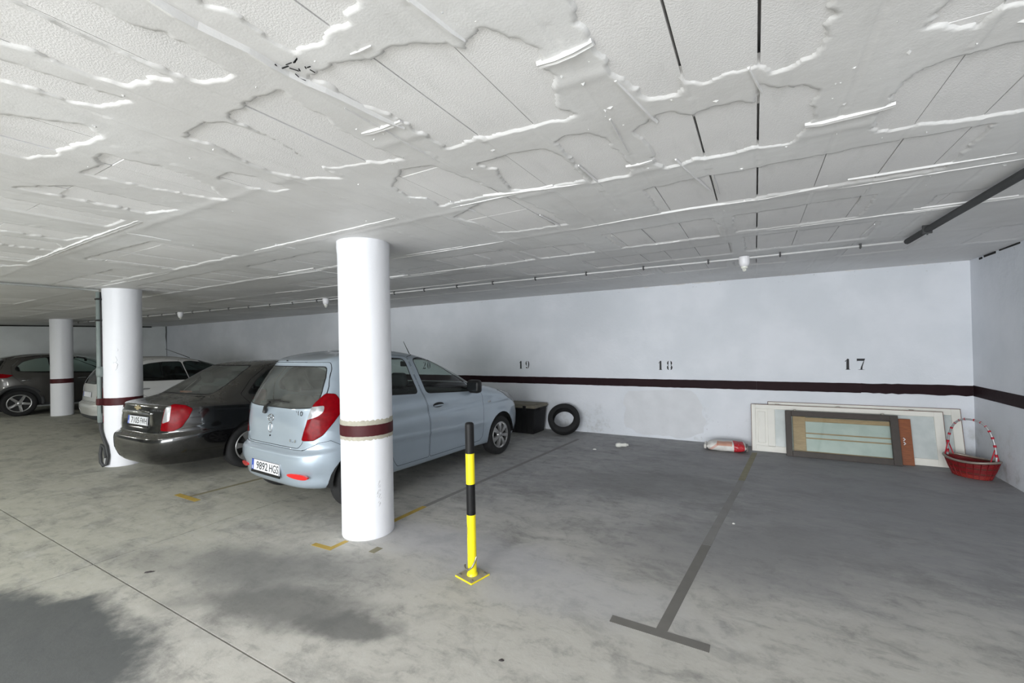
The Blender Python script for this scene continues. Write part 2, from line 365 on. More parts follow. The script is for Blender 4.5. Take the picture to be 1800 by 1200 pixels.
simple('scuff_grey_dark', srgb(96, 98, 98), 0.9)
mesh('corner_crack', *tube([(x, D-0.004, z) for x, z in cr], [0.03, 0.026, 0.03, 0.012, 0.008], 6), 'scuff_grey_dark', wall_back)
simple('mould_black', srgb(26, 25, 24), 0.95)
for (y0, y1, z) in ((7.02, 7.10, H-0.03), (6.70, 6.98, H-0.022), (6.2, 6.62, H-0.012)):
    box('damp_gap', XR-0.004, XR+0.01, y0, y1, z-0.012, z+0.012, 'mould_black', wall_right)
# ------------------------------------------------------------------ stencilled bay numbers
def arc(cx, cy, rx, ry, a0, a1, n=10): return [(cx+rx*math.cos(R(a0+(a1-a0)*i/n)), cy+ry*math.sin(R(a0+(a1-a0)*i/n))) for i in range(n+1)]
def cres(cx, cy, rx, ry, a0, a1, w0, w1=None, n=10):          # a swelling curved stroke
    w1 = w0 if w1 is None else w1; o = arc(cx, cy, rx, ry, a0, a1, n); inn = []
    for i in range(n+1):
        t = i/n; w = w0+(w1-w0)*math.sin(math.pi*t); a = R(a0+(a1-a0)*t); inn.append((cx+(rx-w)*math.cos(a), cy+(ry-w)*math.sin(a)))
    return o+inn[::-1]
DIG = {
 '1': [[(0.10, 0.02), (0.32, 0.02), (0.32, 0.97), (0.20, 1.0), (0.12, 0.90)], [(0.0, 0.76), (0.10, 0.88), (0.10, 0.80), (0.03, 0.70)], [(0.02, 0.0), (0.42, 0.0), (0.36, 0.04), (0.08, 0.04)]],
 '7': [[(0.0, 1.0), (0.62, 1.0), (0.56, 0.80), (0.02, 0.80), (0.0, 0.70)], [(0.50, 0.78), (0.56, 0.78), (0.42, 0.30), (0.40, 0.04), (0.62, 0.0), (0.04, 0.0), (0.26, 0.05), (0.30, 0.25)]],
 '8': [cres(0.26, 0.74, 0.22, 0.25, 100, 250, 0.03, 0.16), cres(0.36, 0.74, 0.22, 0.25, 80, -70, 0.03, 0.17), cres(0.26, 0.27, 0.25, 0.27, 110, 262, 0.03, 0.18), cres(0.36, 0.27, 0.25, 0.27, 70, -82, 0.03, 0.20)],
 '9': [cres(0.26, 0.68, 0.22, 0.31, 100, 265, 0.03, 0.17), [(0.36, 0.99), (0.50, 0.93), (0.58, 0.76), (0.58, 0.5), (0.52, 0.2), (0.36, 0.0), (0.32, 0.03), (0.40, 0.2), (0.44, 0.5), (0.44, 0.8)], arc(0.17, 0.14, 0.09, 0.10, 0, 360, 12)[:-1]],
 '2': [cres(0.28, 0.72, 0.25, 0.27, 150, 100, 0.05, 0.09), [(0.32, 0.99), (0.50, 0.95), (0.58, 0.75), (0.50, 0.52), (0.22, 0.24), (0.12, 0.22), (0.34, 0.48), (0.42, 0.72), (0.40, 0.9)], [(0.0, 0.0), (0.56, 0.0), (0.58, 0.18), (0.40, 0.12), (0.06, 0.16)]],
 '0': [cres(0.26, 0.5, 0.25, 0.49, 97, 263, 0.03, 0.17), cres(0.34, 0.5, 0.25, 0.49, 83, -83, 0.03, 0.17)]}
def bay_number(txt, x, z, h):
    w = h*1.02; e = empty('bay_number', (x-w*0.72, D-0.0015, z-h/2), 0, wall_back); e['label'] = 'black stencilled bay number %s' % txt
    for k, ch in enumerate(txt):
        vf = ([], [])
        for pg in DIG[ch]: vf = merge(vf, prism([(a*h*0.95+k*h*0.86, c*h) for a, c in pg], 0, 0.002, 'xz'))
        fix(mesh('digit', *vf, 'number_black', e))
bay_number('17', 1.165, 1.225, 0.150); bay_number('18', -1.285, 1.197, 0.150); bay_number('19', -3.884, 1.195, 0.150); bay_number('20', -6.321, 1.172, 0.150)
# ================================================================== CEILING
ceiling = empty('ceiling', (0, 0, 0)); tag(ceiling, kind='structure')
box('slab', -24, XR+0.25, YF-0.25, D+0.25, H+0.06, H+0.25, 'plaster_smooth', ceiling)
box('plaster_coat', -24, XR, YF, 0.06, H-0.012, H+0.06, 'plaster_smooth', ceiling)
REC = [
 [(-1.24,0.59),(-1.22,0.63),(-1.21,0.67),(-1.22,0.70),(-1.23,0.74),(-1.23,0.79),(-1.22,0.82),(-1.17,0.82),(-1.12,0.83),(-1.07,0.82),(-1.04,0.81),(-0.98,0.83),(-0.97,0.80),(-0.92,0.79),(-0.87,0.77),(-1.22,0.56)], # R1
 [(-1.27,0.93),(-1.21,0.93),(-1.11,0.94),(-1.04,0.97),(-0.96,0.96),(-0.91,0.98),(-0.85,1.00),(-0.81,1.04),(-0.76,1.08),(-0.73,1.06),(-0.70,1.05),(-0.66,1.05),(-0.64,1.08),(-0.63,1.12),(-0.60,1.14),(-0.59,1.20),(-0.58,1.24),(-0.60,1.30),(-0.59,1.36),(-0.62,1.41),(-0.63,1.47),(-0.65,1.56),(-0.60,1.64),(-0.65,1.66),(-0.74,1.63),(-0.80,1.63),(-0.90,1.61),(-1.02,1.61),(-1.05,1.56),(-1.08,1.59),(-1.11,1.58),(-1.13,1.60),(-1.23,1.59),(-1.22,1.50),(-1.21,1.46),(-1.23,1.41),(-1.22,1.33),(-1.24,1.28),(-1.25,1.21),(-1.27,1.10),(-1.26,1.02),(-1.28,0.94)], # R2
 [(-0.40,1.09),(-0.42,1.15),(-0.41,1.21),(-0.42,1.25),(-0.42,1.29),(-0.41,1.36),(-0.41,1.45),(-0.38,1.50),(-0.36,1.54),(-0.34,1.60),(-0.32,1.67),(-0.23,1.69),(-0.20,1.59),(-0.19,1.63),(-0.15,1.67),(-0.11,1.69),(-0.07,1.66),(0.02,1.65),(0.04,1.67),(0.06,1.73),(0.14,1.71),(0.15,1.70),(0.18,1.72),(0.21,1.66),(0.21,1.61),(0.19,1.57),(0.21,1.53),(0.19,1.49),(0.20,1.46),(0.20,1.40),(-0.39,1.05)], # R3
 [(-0.32,1.81),(-0.28,1.81),(-0.22,1.90),(-0.13,1.86),(-0.04,1.88),(0.02,1.94),(0.03,1.81),(0.17,1.89),(0.22,1.96),(0.21,2.04),(0.22,2.19),(0.21,2.26),(0.17,2.37),(0.15,2.40),(0.03,2.35),(-0.10,2.37),(-0.20,2.37),(-0.24,2.33),(-0.29,2.37),(-0.40,2.37),(-0.43,2.30),(-0.41,2.14),(-0.42,2.04),(-0.44,1.89)], # R4
 [(-0.78,1.82),(-0.78,1.99),(-0.78,2.22),(-0.77,2.36),(-0.60,2.37),(-0.56,2.28),(-0.55,2.11),(-0.57,1.90),(-0.62,1.80),(-0.71,1.78)], # R5
 [(0.47,1.73),(0.54,1.76),(0.61,1.79),(0.61,1.77),(0.62,1.75),(0.62,1.71),(0.70,1.74),(0.68,1.68),(0.51,1.59),(0.48,1.66)], # R6
 [(0.50,2.48),(0.68,2.52),(0.79,2.55),(0.88,2.55),(0.98,2.57),(1.07,2.60),(0.82,1.98),(0.75,1.96),(0.71,1.95),(0.67,1.97),(0.60,1.95),(0.52,1.97),(0.50,2.02),(0.49,2.12),(0.46,2.27),(0.47,2.42)], # R7
 [(-1.19,1.82),(-1.18,1.90),(-1.15,1.92),(-1.20,2.08),(-1.23,2.24),(-1.05,2.30),(-0.81,2.31),(-0.81,2.18),(-0.81,1.95),(-0.86,1.84),(-0.99,1.80)], # R8
 [(-1.89,0.34),(-1.87,0.43),(-1.89,0.51),(-1.88,0.57),(-1.85,0.64),(-1.73,0.66),(-1.69,0.70),(-1.67,0.62),(-1.66,0.53),(-1.67,0.43),(-1.67,0.34),(-1.65,0.30)], # R10a
 [(-1.65,0.34),(-1.65,0.43),(-1.65,0.53),(-1.64,0.64),(-1.64,0.71),(-1.63,0.76),(-1.54,0.78),(-1.50,0.78),(-1.48,0.68),(-1.46,0.59),(-1.49,0.53),(-1.49,0.45),(-1.47,0.41),(-1.63,0.31)], # R10b
 [(-2.17,0.39),(-2.13,0.49),(-2.13,0.57),(-2.10,0.65),(-2.03,0.67),(-1.96,0.69),(-1.98,0.63),(-2.00,0.51),(-2.01,0.39),(-2.01,0.36)], # R11
 [(-1.79,0.93),(-1.80,1.03),(-1.82,1.19),(-1.88,1.42),(-1.85,1.46),(-1.75,1.49),(-1.65,1.49),(-1.60,1.54),(-1.48,1.57),(-1.50,1.36),(-1.47,1.10),(-1.44,0.94),(-1.53,0.92),(-1.63,0.91)], # R12
 [(-2.09,0.93),(-2.08,1.04),(-2.12,1.17),(-2.14,1.31),(-2.08,1.48),(-1.97,1.52),(-1.92,1.57),(-1.88,1.41),(-1.82,1.13),(-1.83,0.95),(-1.91,0.91)], # R13
 [(-2.95,0.84),(-2.93,0.95),(-2.89,1.14),(-2.84,1.28),(-2.77,1.42),(-2.59,1.23),(-2.53,1.00),(-2.59,0.81),(-2.73,0.84)], # R14
 [(-2.46,1.24),(-2.46,1.37),(-2.40,1.49),(-2.29,1.51),(-2.28,1.33),(-2.33,1.21)], # R15
 [(-2.93,0.53),(-2.93,0.64),(-2.70,0.70),(-2.38,0.74),(-2.32,0.65),(-2.48,0.48),(-2.52,0.45)], # R16
 [(-1.77,1.80),(-1.82,1.99),(-1.75,2.06),(-1.76,2.22),(-1.63,2.20),(-1.30,2.27),(-1.34,2.02),(-1.41,1.71),(-1.55,1.66)], # R17
 [(-1.84,2.47),(-1.80,2.70),(-1.81,3.01),(-1.58,3.06),(-1.22,3.09),(-1.24,2.71),(-1.29,2.33),(-1.48,2.30)], # R18
]
rr = random.Random(5)
JX = [-1.89, -1.65, -1.33, -1.037, -0.788, -0.50, -0.200, 0.030, 0.33, 0.622, 0.855, 1.12, 1.38, 1.64, 1.9, 2.15, 2.306]
x = -2.16
while x > -17.5: JX.insert(0, round(x, 3)); x -= rr.uniform(0.25, 0.30)
JY = [-0.5, 0.02, 0.88, 1.745, 2.60, 3.235, 4.19, 5.12, 6.05, 7.0]
JOIST = [1.40, 2.335, 3.235, 4.19, 5.12, 6.05]
# recesses further off: strips between the joists, broken irregularly
for k, yl in enumerate(JOIST[1:]):
    x = 2.2
    while x > -16.5:
        w = rr.uniform(0.35, 1.5)*(1 if x > -3 else 1.7); x2 = x-w
        if x2 < XR and rr.random() < 0.78:
            if not (yl < 2.4 and x > -2.2) and not (k == 1 and x2 < -1.2 and x > -1.9):
                y1 = yl-rr.uniform(0.0, 0.05); y0 = y1-rr.uniform(0.28, 0.78)
                if k == 1: y0 = max(y0, 2.64)
                REC.append([(x, y1), (x, y0), (x2, y0+rr.uniform(-0.06, 0.06)), (x2, y1+rr.uniform(-0.03, 0.03))])
        x = x2-rr.uniform(0.05, 0.5)
x = -2.3
while x > -8:
    w = rr.uniform(0.25, 0.55)
    if x < -3.05 or rr.random() < 0.2: REC.append([(x, rr.uniform(1.25, 1.45)), (x, rr.uniform(0.65, 0.9)), (x-w, rr.uniform(0.55, 0.8)), (x-w, rr.uniform(1.2, 1.4))])
    x -= w+rr.uniform(0.1, 0.5)
def grid_lines(segs):
    out = []
    for a, b_, s in segs:
        n = max(1, int(round((b_-a)/s))); out += [a+(b_-a)*i/n for i in range(n)]
    return np.array(out+[segs[-1][1]])
gx = grid_lines([(-19.6, -8.0, 0.06), (-8.0, -4.0, 0.030), (-4.0, -2.3, 0.018), (-2.3, 1.15, 0.0105), (1.15, XR+0.01, 0.02)])
gy = grid_lines([(0.05, 0.45, 0.02), (0.45, 2.75, 0.0105), (2.75, 4.3, 0.016), (4.3, D+0.01, 0.028)])
GX, GY = np.meshgrid(gx, gy, indexing='ij')
wx = GX+0.026*fbm(GX*9, GY*9, 3)+0.014*fbm(GX*42+5, GY*42, 2); wy = GY+0.026*fbm(GX*9+50, GY*9+9, 3)+0.014*fbm(GX*42, GY*42+7, 2)
SD = np.full(GX.shape, 1.0)               # signed distance: negative inside a recess
for pl in REC:
    P = np.array(pl); lo = P.min(0)-0.12; hi = P.max(0)+0.12
    i0, i1 = np.searchsorted(gx, [lo[0], hi[0]]); j0, j1 = np.searchsorted(gy, [lo[1], hi[1]])
    if i1 <= i0 or j1 <= j0: continue
    X_ = wx[i0:i1, j0:j1]; Y_ = wy[i0:i1, j0:j1]; dm = np.full(X_.shape, 9.0); ins = np.zeros(X_.shape, bool)
    for a, b_ in zip(P, np.roll(P, -1, 0)):
        d = b_-a; t = np.clip(((X_-a[0])*d[0]+(Y_-a[1])*d[1])/(d@d+1e-9), 0, 1)
        dm = np.minimum(dm, np.hypot(X_-a[0]-t*d[0], Y_-a[1]-t*d[1]))
        cr = ((a[1] > Y_) != (b_[1] > Y_)) & (X_ < (b_[0]-a[0])*(Y_-a[1])/(b_[1]-a[1]+1e-12)+a[0]); ins ^= cr
    SD[i0:i1, j0:j1] = np.minimum(SD[i0:i1, j0:j1], np.where(ins, -dm, dm))
COAT = 0.0075
s = np.clip(SD/0.009+0.5, 0, 1); s = s*s*(3-2*s)
GZ = (H+0.010)*(1-s)+(H-COAT)*s
GZ += s*(0.003*fbm(GX*2.2, GY*2.6, 3)+0.0007*fbm(GX*14+3, GY*20, 2))
# thickening towards the nearest joist line, faint trowel steps along the joints
for yl in JOIST: GZ -= s*0.003*np.exp(-((GY-yl-0.02+0.02*fbm(GX*3, GY*0+yl, 2))/0.035)**2)
for xl in JX:
    i0, i1 = np.searchsorted(gx, [xl-0.03, xl+0.03])
    if i1 <= i0: continue
    A, B_ = GX[i0:i1], GY[i0:i1]; k = np.abs(A-xl-0.010*fbm(A*0+xl, B_*6, 2)) < 0.006
    GZ[i0:i1] += np.where(k, s[i0:i1]*0.003*np.sign(vnoise(A*0+xl*7, B_*1.7)), 0)
nx, ny = GX.shape
idx = np.arange(nx*ny).reshape(nx, ny)
keep = ~((SD[:-1, :-1] < -0.03) & (SD[1:, :-1] < -0.03) & (SD[:-1, 1:] < -0.03) & (SD[1:, 1:] < -0.03))
q = np.stack([idx[:-1, :-1], idx[:-1, 1:], idx[1:, 1:], idx[1:, :-1]], -1)[keep]
used = np.zeros(nx*ny, bool); used[q.ravel()] = True; remap = np.cumsum(used)-1
Vc = np.stack([GX, GY, GZ], -1).reshape(-1, 3)[used]; Fc = remap[q]
me = bpy.data.meshes.new('plaster_coat'); me.vertices.add(len(Vc)); me.vertices.foreach_set('co', Vc.ravel().astype(np.float32))
me.loops.add(Fc.size); me.loops.foreach_set('vertex_index', Fc.ravel().astype(np.int32)); me.polygons.add(len(Fc))
me.polygons.foreach_set('loop_start', np.arange(0, Fc.size, 4, dtype=np.int32)); me.polygons.foreach_set('loop_total', np.full(len(Fc), 4, np.int32))
me.update(); me.validate(); meshobj('plaster_coat', me, 'plaster_smooth', ceiling, smooth=False)
# the hollow-block panels that show in the recesses
cand = []
for i in range(len(JX)-1):
    for j in range(len(JY)-1):
        a0, a1 = np.searchsorted(gx, [JX[i], JX[i+1]]); b0, b1 = np.searchsorted(gy, [JY[j], JY[j+1]])
        if a1 <= a0 or b1 <= b0: continue
        vis = (SD[a0:a1, b0:b1] < 0).mean()*(JX[i+1]-JX[i])*(JY[j+1]-JY[j])
        if vis > 0.004:
            cx, cy = (JX[i]+JX[i+1])/2, (JY[j]+JY[j+1])/2
            cand.append((vis*1.0/(cx*cx+cy*cy), i, j))
cand.sort(reverse=True)
rr = random.Random(8); rest = ([], [])
for k, (_, i, j) in enumerate(cand):
    g0 = 0.0016+rr.random()*0.0014; dz = rr.uniform(-0.0025, 0.0025); wl = 0.0045 if JX[i] in (-0.200, 0.030) else g0; wr = 0.0045 if JX[i+1] in (-0.200, 0.030) else g0; x0, x1, y0, y1 = JX[i]+wl, JX[i+1]-wr, JY[j]+0.002, JY[j+1]-0.002
    if k < 290: box('ceiling_panel', x0, x1, y0, y1, H+dz, H+0.05, 'panel_stipple', ceiling)
    else: rest = merge(rest, (boxv(x0, x1, y0, y1, H+dz, H+0.05), BOXF))
if rest[0]: tag(mesh('ceiling_panels', *rest, 'panel_stipple', ceiling), kind='stuff')
# fins of mortar squeezed through the formwork joints
def ridge(pts, w, h, seed, double=False):
    rr = random.Random(seed); L = []
    for a, b_ in zip(pts[:-1], pts[1:]):
        n = max(2, int(math.dist(a, b_)/0.05)); L += [(a[0]+(b_[0]-a[0])*i/n, a[1]+(b_[1]-a[1])*i/n) for i in range(n)]
    L.append(pts[-1]); V, F = [], []; n = len(L)
    for i, (x, y) in enumerate(L):
        a, b_ = L[max(0, i-1)], L[min(n-1, i+1)]; dx, dy = b_[0]-a[0], b_[1]-a[1]; l = math.hypot(dx, dy); px, py = -dy/l, dx/l
        e = min(1, 4*i/(n-1)+0.25, 4*(n-1-i)/(n-1)+0.25); hh = h*e*rr.uniform(0.75, 1.1); ww = w*rr.uniform(0.85, 1.15)
        zb = H-COAT+0.006; hh *= 0.6
        prof = [(-ww, zb), (-ww*0.75, zb-hh-0.008), (-ww*0.25, zb-hh*0.55-0.008), (ww*0.2, zb-hh*0.95-0.008), (ww, zb)] if double else [(-ww, zb), (-ww*0.4, zb-hh-0.008), (ww*0.3, zb-hh*0.9-0.008), (ww, zb)]
        V += [(x+px*o_, y+py*o_, z) for o_, z in prof]
    m = len(prof)
    for i in range(n-1):
        for k in range(m-1): F.append((i*m+k, i*m+k+1, (i+1)*m+k+1, (i+1)*m+k))
    F.append(tuple(range(m))); F.append(tuple(range((n-1)*m, n*m))[::-1])
    fix(mesh('mortar_fin', V, F, 'plaster_smooth', ceiling))
for k, (pts, w, h, dbl) in enumerate([([(-0.60, 1.285), (-0.41, 1.27)], 0.020, 0.020, True), ([(0.205, 2.245), (0.50, 2.23)], 0.022, 0.016, True), ([(-0.565, 2.262), (-0.43, 2.25)], 0.018, 0.012, True),
    ([(-1.44, 1.30), (-1.23, 1.31)], 0.018, 0.012, True), ([(-3.99, 2.31), (-2.79, 2.28), (-2.19, 2.27)], 0.03, 0.010, True), ([(-6.2, 1.38), (-4.73, 1.35), (-3.7, 1.35)], 0.03, 0.012, True),
    ([(-0.405, 1.49), (-0.34, 1.87)], 0.008, 0.012, False), ([(-0.775, 0.80), (-0.74, 1.06)], 0.010, 0.020, False), ([(-7.7, 2.37), (-6.92, 2.39)], 0.03, 0.016, True), ([(0.0, 1.66), (0.04, 1.85)], 0.005, 0.006, False),
    ([(-1.43, 2.22), (-1.24, 2.26), (-0.82, 2.35)], 0.012, 0.010, False), ([(-1.29, 3.26), (-0.84, 3.22), (-0.37, 3.2), (0.08, 3.24), (0.4, 3.2)], 0.010, 0.008, False), ([(-3.25, 3.28), (-1.83, 3.27)], 0.016, 0.010, False), ([(-1.075, 0.925), (-0.99, 0.93)], 0.006, 0.006, False),
    ([(-1.335, 0.40), (-1.34, 0.62), (-1.32, 0.75), (-1.325, 0.88), (-1.30, 1.0), (-1.28, 1.18), (-1.26, 1.35)], 0.014, 0.026, False), ([(-0.33, 2.30), (-0.22, 2.9)], 0.006, 0.008, False), ([(0.45, 3.28), (1.3, 3.26)], 0.010, 0.010, False), ([(0.1, 4.2), (1.6, 4.18)], 0.012, 0.008, False), ([(-5.5, 3.25), (-4.2, 3.28)], 0.02, 0.010, False), ([(-12.5, 3.3), (-9.0, 3.25)], 0.03, 0.012, False)]):
    ridge(pts, w, h, k, dbl)
rr = random.Random(31)
for k in range(46):                        # hair-thin fins where the formwork boards met
    if k < 26:
        xl = rr.choice([v for v in JX if -4.5 < v < 2.0])+rr.uniform(-0.02, 0.02); y = rr.uniform(1.0, 4.6); l = rr.uniform(0.12, 0.5); pts = [(xl, y), (xl+rr.uniform(-0.02, 0.02), y+l)]
    else:
        y = rr.choice(JOIST[1:])+rr.uniform(-0.10, 0.06); xl = rr.uniform(-8, 1.6); l = rr.uniform(0.2, 0.9)*(1 if xl > -3 else 1.8); pts = [(xl, y), (xl-l, y+rr.uniform(-0.02, 0.02))]
    ridge(pts, rr.uniform(0.003, 0.006), rr.uniform(0.003, 0.007), 100+k)
vf = ([], [])                              # drips and crumbs of plaster: too many and small to count
for k in range(420):
    x = 1.6-abs(rr.gauss(0, 2.0)); y = 0.6+abs(rr.gauss(0, 1.5)); l = rr.uniform(0.003, 0.010)*(1+rr.random()); w = l*rr.uniform(0.25, 0.8); a = rr.choice((0, math.pi/2))+rr.gauss(0, 0.3)
    i, j = min(len(gx)-1, np.searchsorted(gx, x)), min(len(gy)-1, np.searchsorted(gy, y))
    if x < -9 or y > 6.5 or SD[i, j] < 0.02: continue
    z = float(GZ[i, j]); h = l*rr.uniform(0.25, 0.5); ca, sa = math.cos(a), math.sin(a)
    P_ = [(x+ca*u-sa*v, y+sa*u+ca*v, z+0.002-zz) for u, v, zz in ((-l, 0, 0), (0, -w, 0), (l, 0, 0), (0, w, 0), (0.2*l, 0, 0.002+h))]
    vf = merge(vf, (P_, [(0, 4, 1), (1, 4, 2), (2, 4, 3), (3, 4, 0)]))
tag(mesh('plaster_drips', *vf, 'plaster_smooth', ceiling), kind='stuff')
# a spot of broken plaster beside the first long fin
vf = ([], []); rr = random.Random(21)
for k in range(14):
    x, y = -1.27+rr.uniform(-0.05, 0.05), 0.88+rr.uniform(-0.05, 0.05); a = rr.uniform(0, 3); l = rr.uniform(0.008, 0.028); w = rr.uniform(0.002, 0.005)
    vf = merge(vf, xf((boxv(-l/2, l/2, -w/2, w/2, 0, 0.002), BOXF), Matrix.Translation((x, y, H-COAT-0.006))@Matrix.Rotation(a, 4, 'Z')))
mesh('broken_plaster', *vf, 'void_dark', ceiling)
# ================================================================== COLUMNS
def column(x, y, r, label, seed, zb=None):
    c = empty('column', (x, y, 0)); tag(c, label, 'column')
    rr = random.Random(seed); n = 64; V, F = [], []
    zs = [-0.01, 0.008, 0.03, 0.3, 0.8, 1.4, 2.0, 2.38, H-0.06, H-0.035, H+0.0]
    for iz, z in enumerate(zs):
        for i in range(n):
            a = 2*math.pi*i/n; k = r+0.0012*math.sin(3*a+iz)+(0.003+0.003*rr.random() if iz in (8, 9, 10) else 0)-(0.006 if iz == 0 else 0)
            V.append((k*math.cos(a), k*math.sin(a), z))
    for iz in range(len(zs)-1):
        for i in range(n):
            j = (i+1) % n; F.append((iz*n+i, iz*n+j, (iz+1)*n+j, (iz+1)*n+i))
    sh = mesh('shaft', V, F, 'column_white', c, smooth=True)
    return c, sh
def ring_band(parent, name, r, z0, z1, mat, rough, seed, n=90):
    rr = random.Random(seed); V, F = [], []
    for i in range(n):
        a = 2*math.pi*i/n; ca, sa = math.cos(a), math.sin(a); t = z1+rr.uniform(-rough, rough); b_ = z0+rr.uniform(-rough, rough)
        V += [((r-0.01)*ca, (r-0.01)*sa, b_), (r*ca, r*sa, b_), (r*ca, r*sa, t), ((r-0.01)*ca, (r-0.01)*sa, t)]
    for i in range(n):
        j = (i+1) % n
        for k in range(4): F.append((i*4+k, i*4+(k+1) % 4, j*4+(k+1) % 4, j*4+k))
    return fix(mesh(name, V, F, mat, parent))
CR = 0.2158
c1, s1 = column(-2.967, 2.651, CR, 'white round column nearest the camera with a maroon band and scuffed base', 1)
ring_band(c1, 'plaster_edge', CR+0.0025, 0.825, 0.985, 'old_plaster', 0.008, 3); ring_band(c1, 'band', CR+0.005, 0.855, 0.945, 'stripe_maroon', 0.001, 4)
vf = ([], []); rr = random.Random(9)                                     # hatch of scuff marks low on its right side
for k in range(46):
    a = R(-17+rr.uniform(-4.5, 4.5)); z = 0.36+rr.uniform(-0.11, 0.13)
    if abs((z-0.37)/0.13)+abs((math.degrees(a)+17)/5.0) > 1.0: continue
    M = Matrix.Rotation(a, 4, 'Z')@Matrix.Translation((CR+0.0008, 0, z))@Matrix.Rotation(0.9, 4, 'X')
    vf = merge(vf, xf((boxv(-0.001, 0.0008, -0.009, 0.009, -0.0012, 0.0012), BOXF), M))
simple('scuff_grey', srgb(186, 186, 190), 0.8)
mesh('scuff_marks', *vf, 'scuff_grey', c1)
c2, s2 = column(-7.966, 2.668, CR, 'white round column carrying a grey cable pipe, behind the black sedan', 2)
ring_band(c2, 'band', CR+0.003, 0.855, 0.960, 'stripe_maroon', 0.0015, 5)
c3, s3 = column(-15.822, 4.041, CR, 'white round column farthest left in front of the dark grey car', 3)
ring_band(c3, 'band', CR+0.003, 0.84, 0.955, 'stripe_maroon', 0.0015, 6)
# spalled plaster on the second column
vf = ([], [])
for k in range(9):
    a = R(-45+rr.uniform(-7, 7)); z = 1.50+rr.uniform(-0.14, 0.14); w = rr.uniform(0.015, 0.04)
    n = 9; pts = [((w*(1+rr.uniform(-.3, .3)))*math.cos(2*math.pi*i/n), (w*(1.2+rr.uniform(-.3, .3)))*math.sin(2*math.pi*i/n)) for i in range(n)]
    vf = merge(vf, xf(prism(pts, CR-0.004, CR+rr.uniform(0.003, 0.008), 'yz'), Matrix.Rotation(a, 4, 'Z')@Matrix.Translation((0, 0, z))))
fix(mesh('spalled_plaster', *vf, 'column_white', c2))
# ================================================================== CARS
def m_paint(name, col, metal, rough, dust=0.0, dustcol=srgb(120, 116, 106), flake=0.0):
    m, nt, b = new_mat(name); g = NG(nt); geo = g.n('ShaderNodeNewGeometry'); pos = g.n('ShaderNodeTexCoord').outputs['Object']
    c = g.mix(g.ramp(g.noise(pos, 2.2, 4), 0.3, 0.7), tuple(x*0.95 for x in col[:3])+(1,), col)
    b.inputs['Metallic'].default_value = metal; b.inputs['Coat Weight'].default_value = 1.0; b.inputs['Coat Roughness'].default_value = 0.05
    if dust > 0:                                   # settled dust on the faces that look up
        sep = g.n('ShaderNodeSeparateXYZ'); nt.links.new(geo.outputs['Normal'], sep.inputs[0])
        k = g.math('MULTIPLY', g.ramp(sep.outputs[2], 0.15, 0.9), g.ramp(g.noise(pos, 7, 5, 0.65), 0.25, 0.7, 0.5, 1.0))
        k = g.math('ADD', g.math('MULTIPLY', k, dust), g.math('MULTIPLY', g.ramp(g.noise(pos, 3, 6, 0.7), 0.5, 0.75), dust*0.15))
        c = g.mix(k, c, dustcol); g.put(b.inputs['Roughness'], g.math('ADD', g.math('MULTIPLY', k, 0.5), rough)); g.put(b.inputs['Coat Weight'], g.math('SUBTRACT', 1.0, k, True))
    else: b.inputs['Roughness'].default_value = rough
    g.put(b.inputs['Base Color'], c)
m_paint('paint_silver_blue', srgb(167, 180, 192), 0.35, 0.34, 0.10, srgb(165, 168, 170))
m_paint('paint_black', srgb(10, 10, 12), 0.0, 0.16, 0.30, srgb(104, 101, 92))
m_paint('paint_pale_silver', srgb(206, 206, 204), 0.25, 0.35, 0.12, srgb(170, 168, 160))
m_paint('paint_dark_grey', srgb(66, 64, 62), 0.35, 0.35, 0.25, srgb(110, 108, 102))
glass_mat('car_glass', (0.80, 0.88, 0.85, 1), 1.0)
glass_mat('car_glass_dusty', (0.55, 0.62, 0.58, 1), 0.8, 0.15, 0.22)
glass_mat('car_glass_dark', (0.22, 0.27, 0.26, 1), 1.0)
glass_mat('lens_clear', (0.85, 0.88, 0.88, 1), 1.2)
simple('rubber_black', srgb(24, 24, 25), 0.8)
simple('tyre_rubber', srgb(30, 30, 31), 0.85, var=0.2, vscale=20, bump=0.2, bscale=90)
simple('trim_black', srgb(18, 18, 19), 0.45)
simple('cladding_grey', srgb(52, 53, 55), 0.7)
simple('interior_dark', srgb(34, 35, 37), 0.85)
simple('seat_cloth', srgb(44, 46, 48), 0.95, var=0.2, vscale=40)
simple('gap_black', srgb(6, 6, 7), 0.9)
simple('alloy', srgb(176, 176, 176), 0.32, 0.75)
simple('alloy_dark', srgb(30, 30, 30), 0.6)
simple('mirror_dark', srgb(36, 38, 40), 0.15)
simple('chrome', srgb(205, 207, 210), 0.12, 1.0)
simple('lamp_red', srgb(120, 2, 12), 0.2, 0.0, spec=0.10, var=0.5, vscale=30)
simple('lamp_red_bright', srgb(214, 26, 26), 0.15, 0.0, coat=1.0)
simple('lamp_white', srgb(158, 160, 162), 0.25, 0.3, var=0.2, vscale=40)
simple('plate_white', srgb(226, 228, 232), 0.35)
simple('plate_black', srgb(20, 20, 24), 0.5)
simple('plate_blue', srgb(54, 82, 170), 0.4)
simple('plate_star', srgb(230, 200, 70), 0.4)
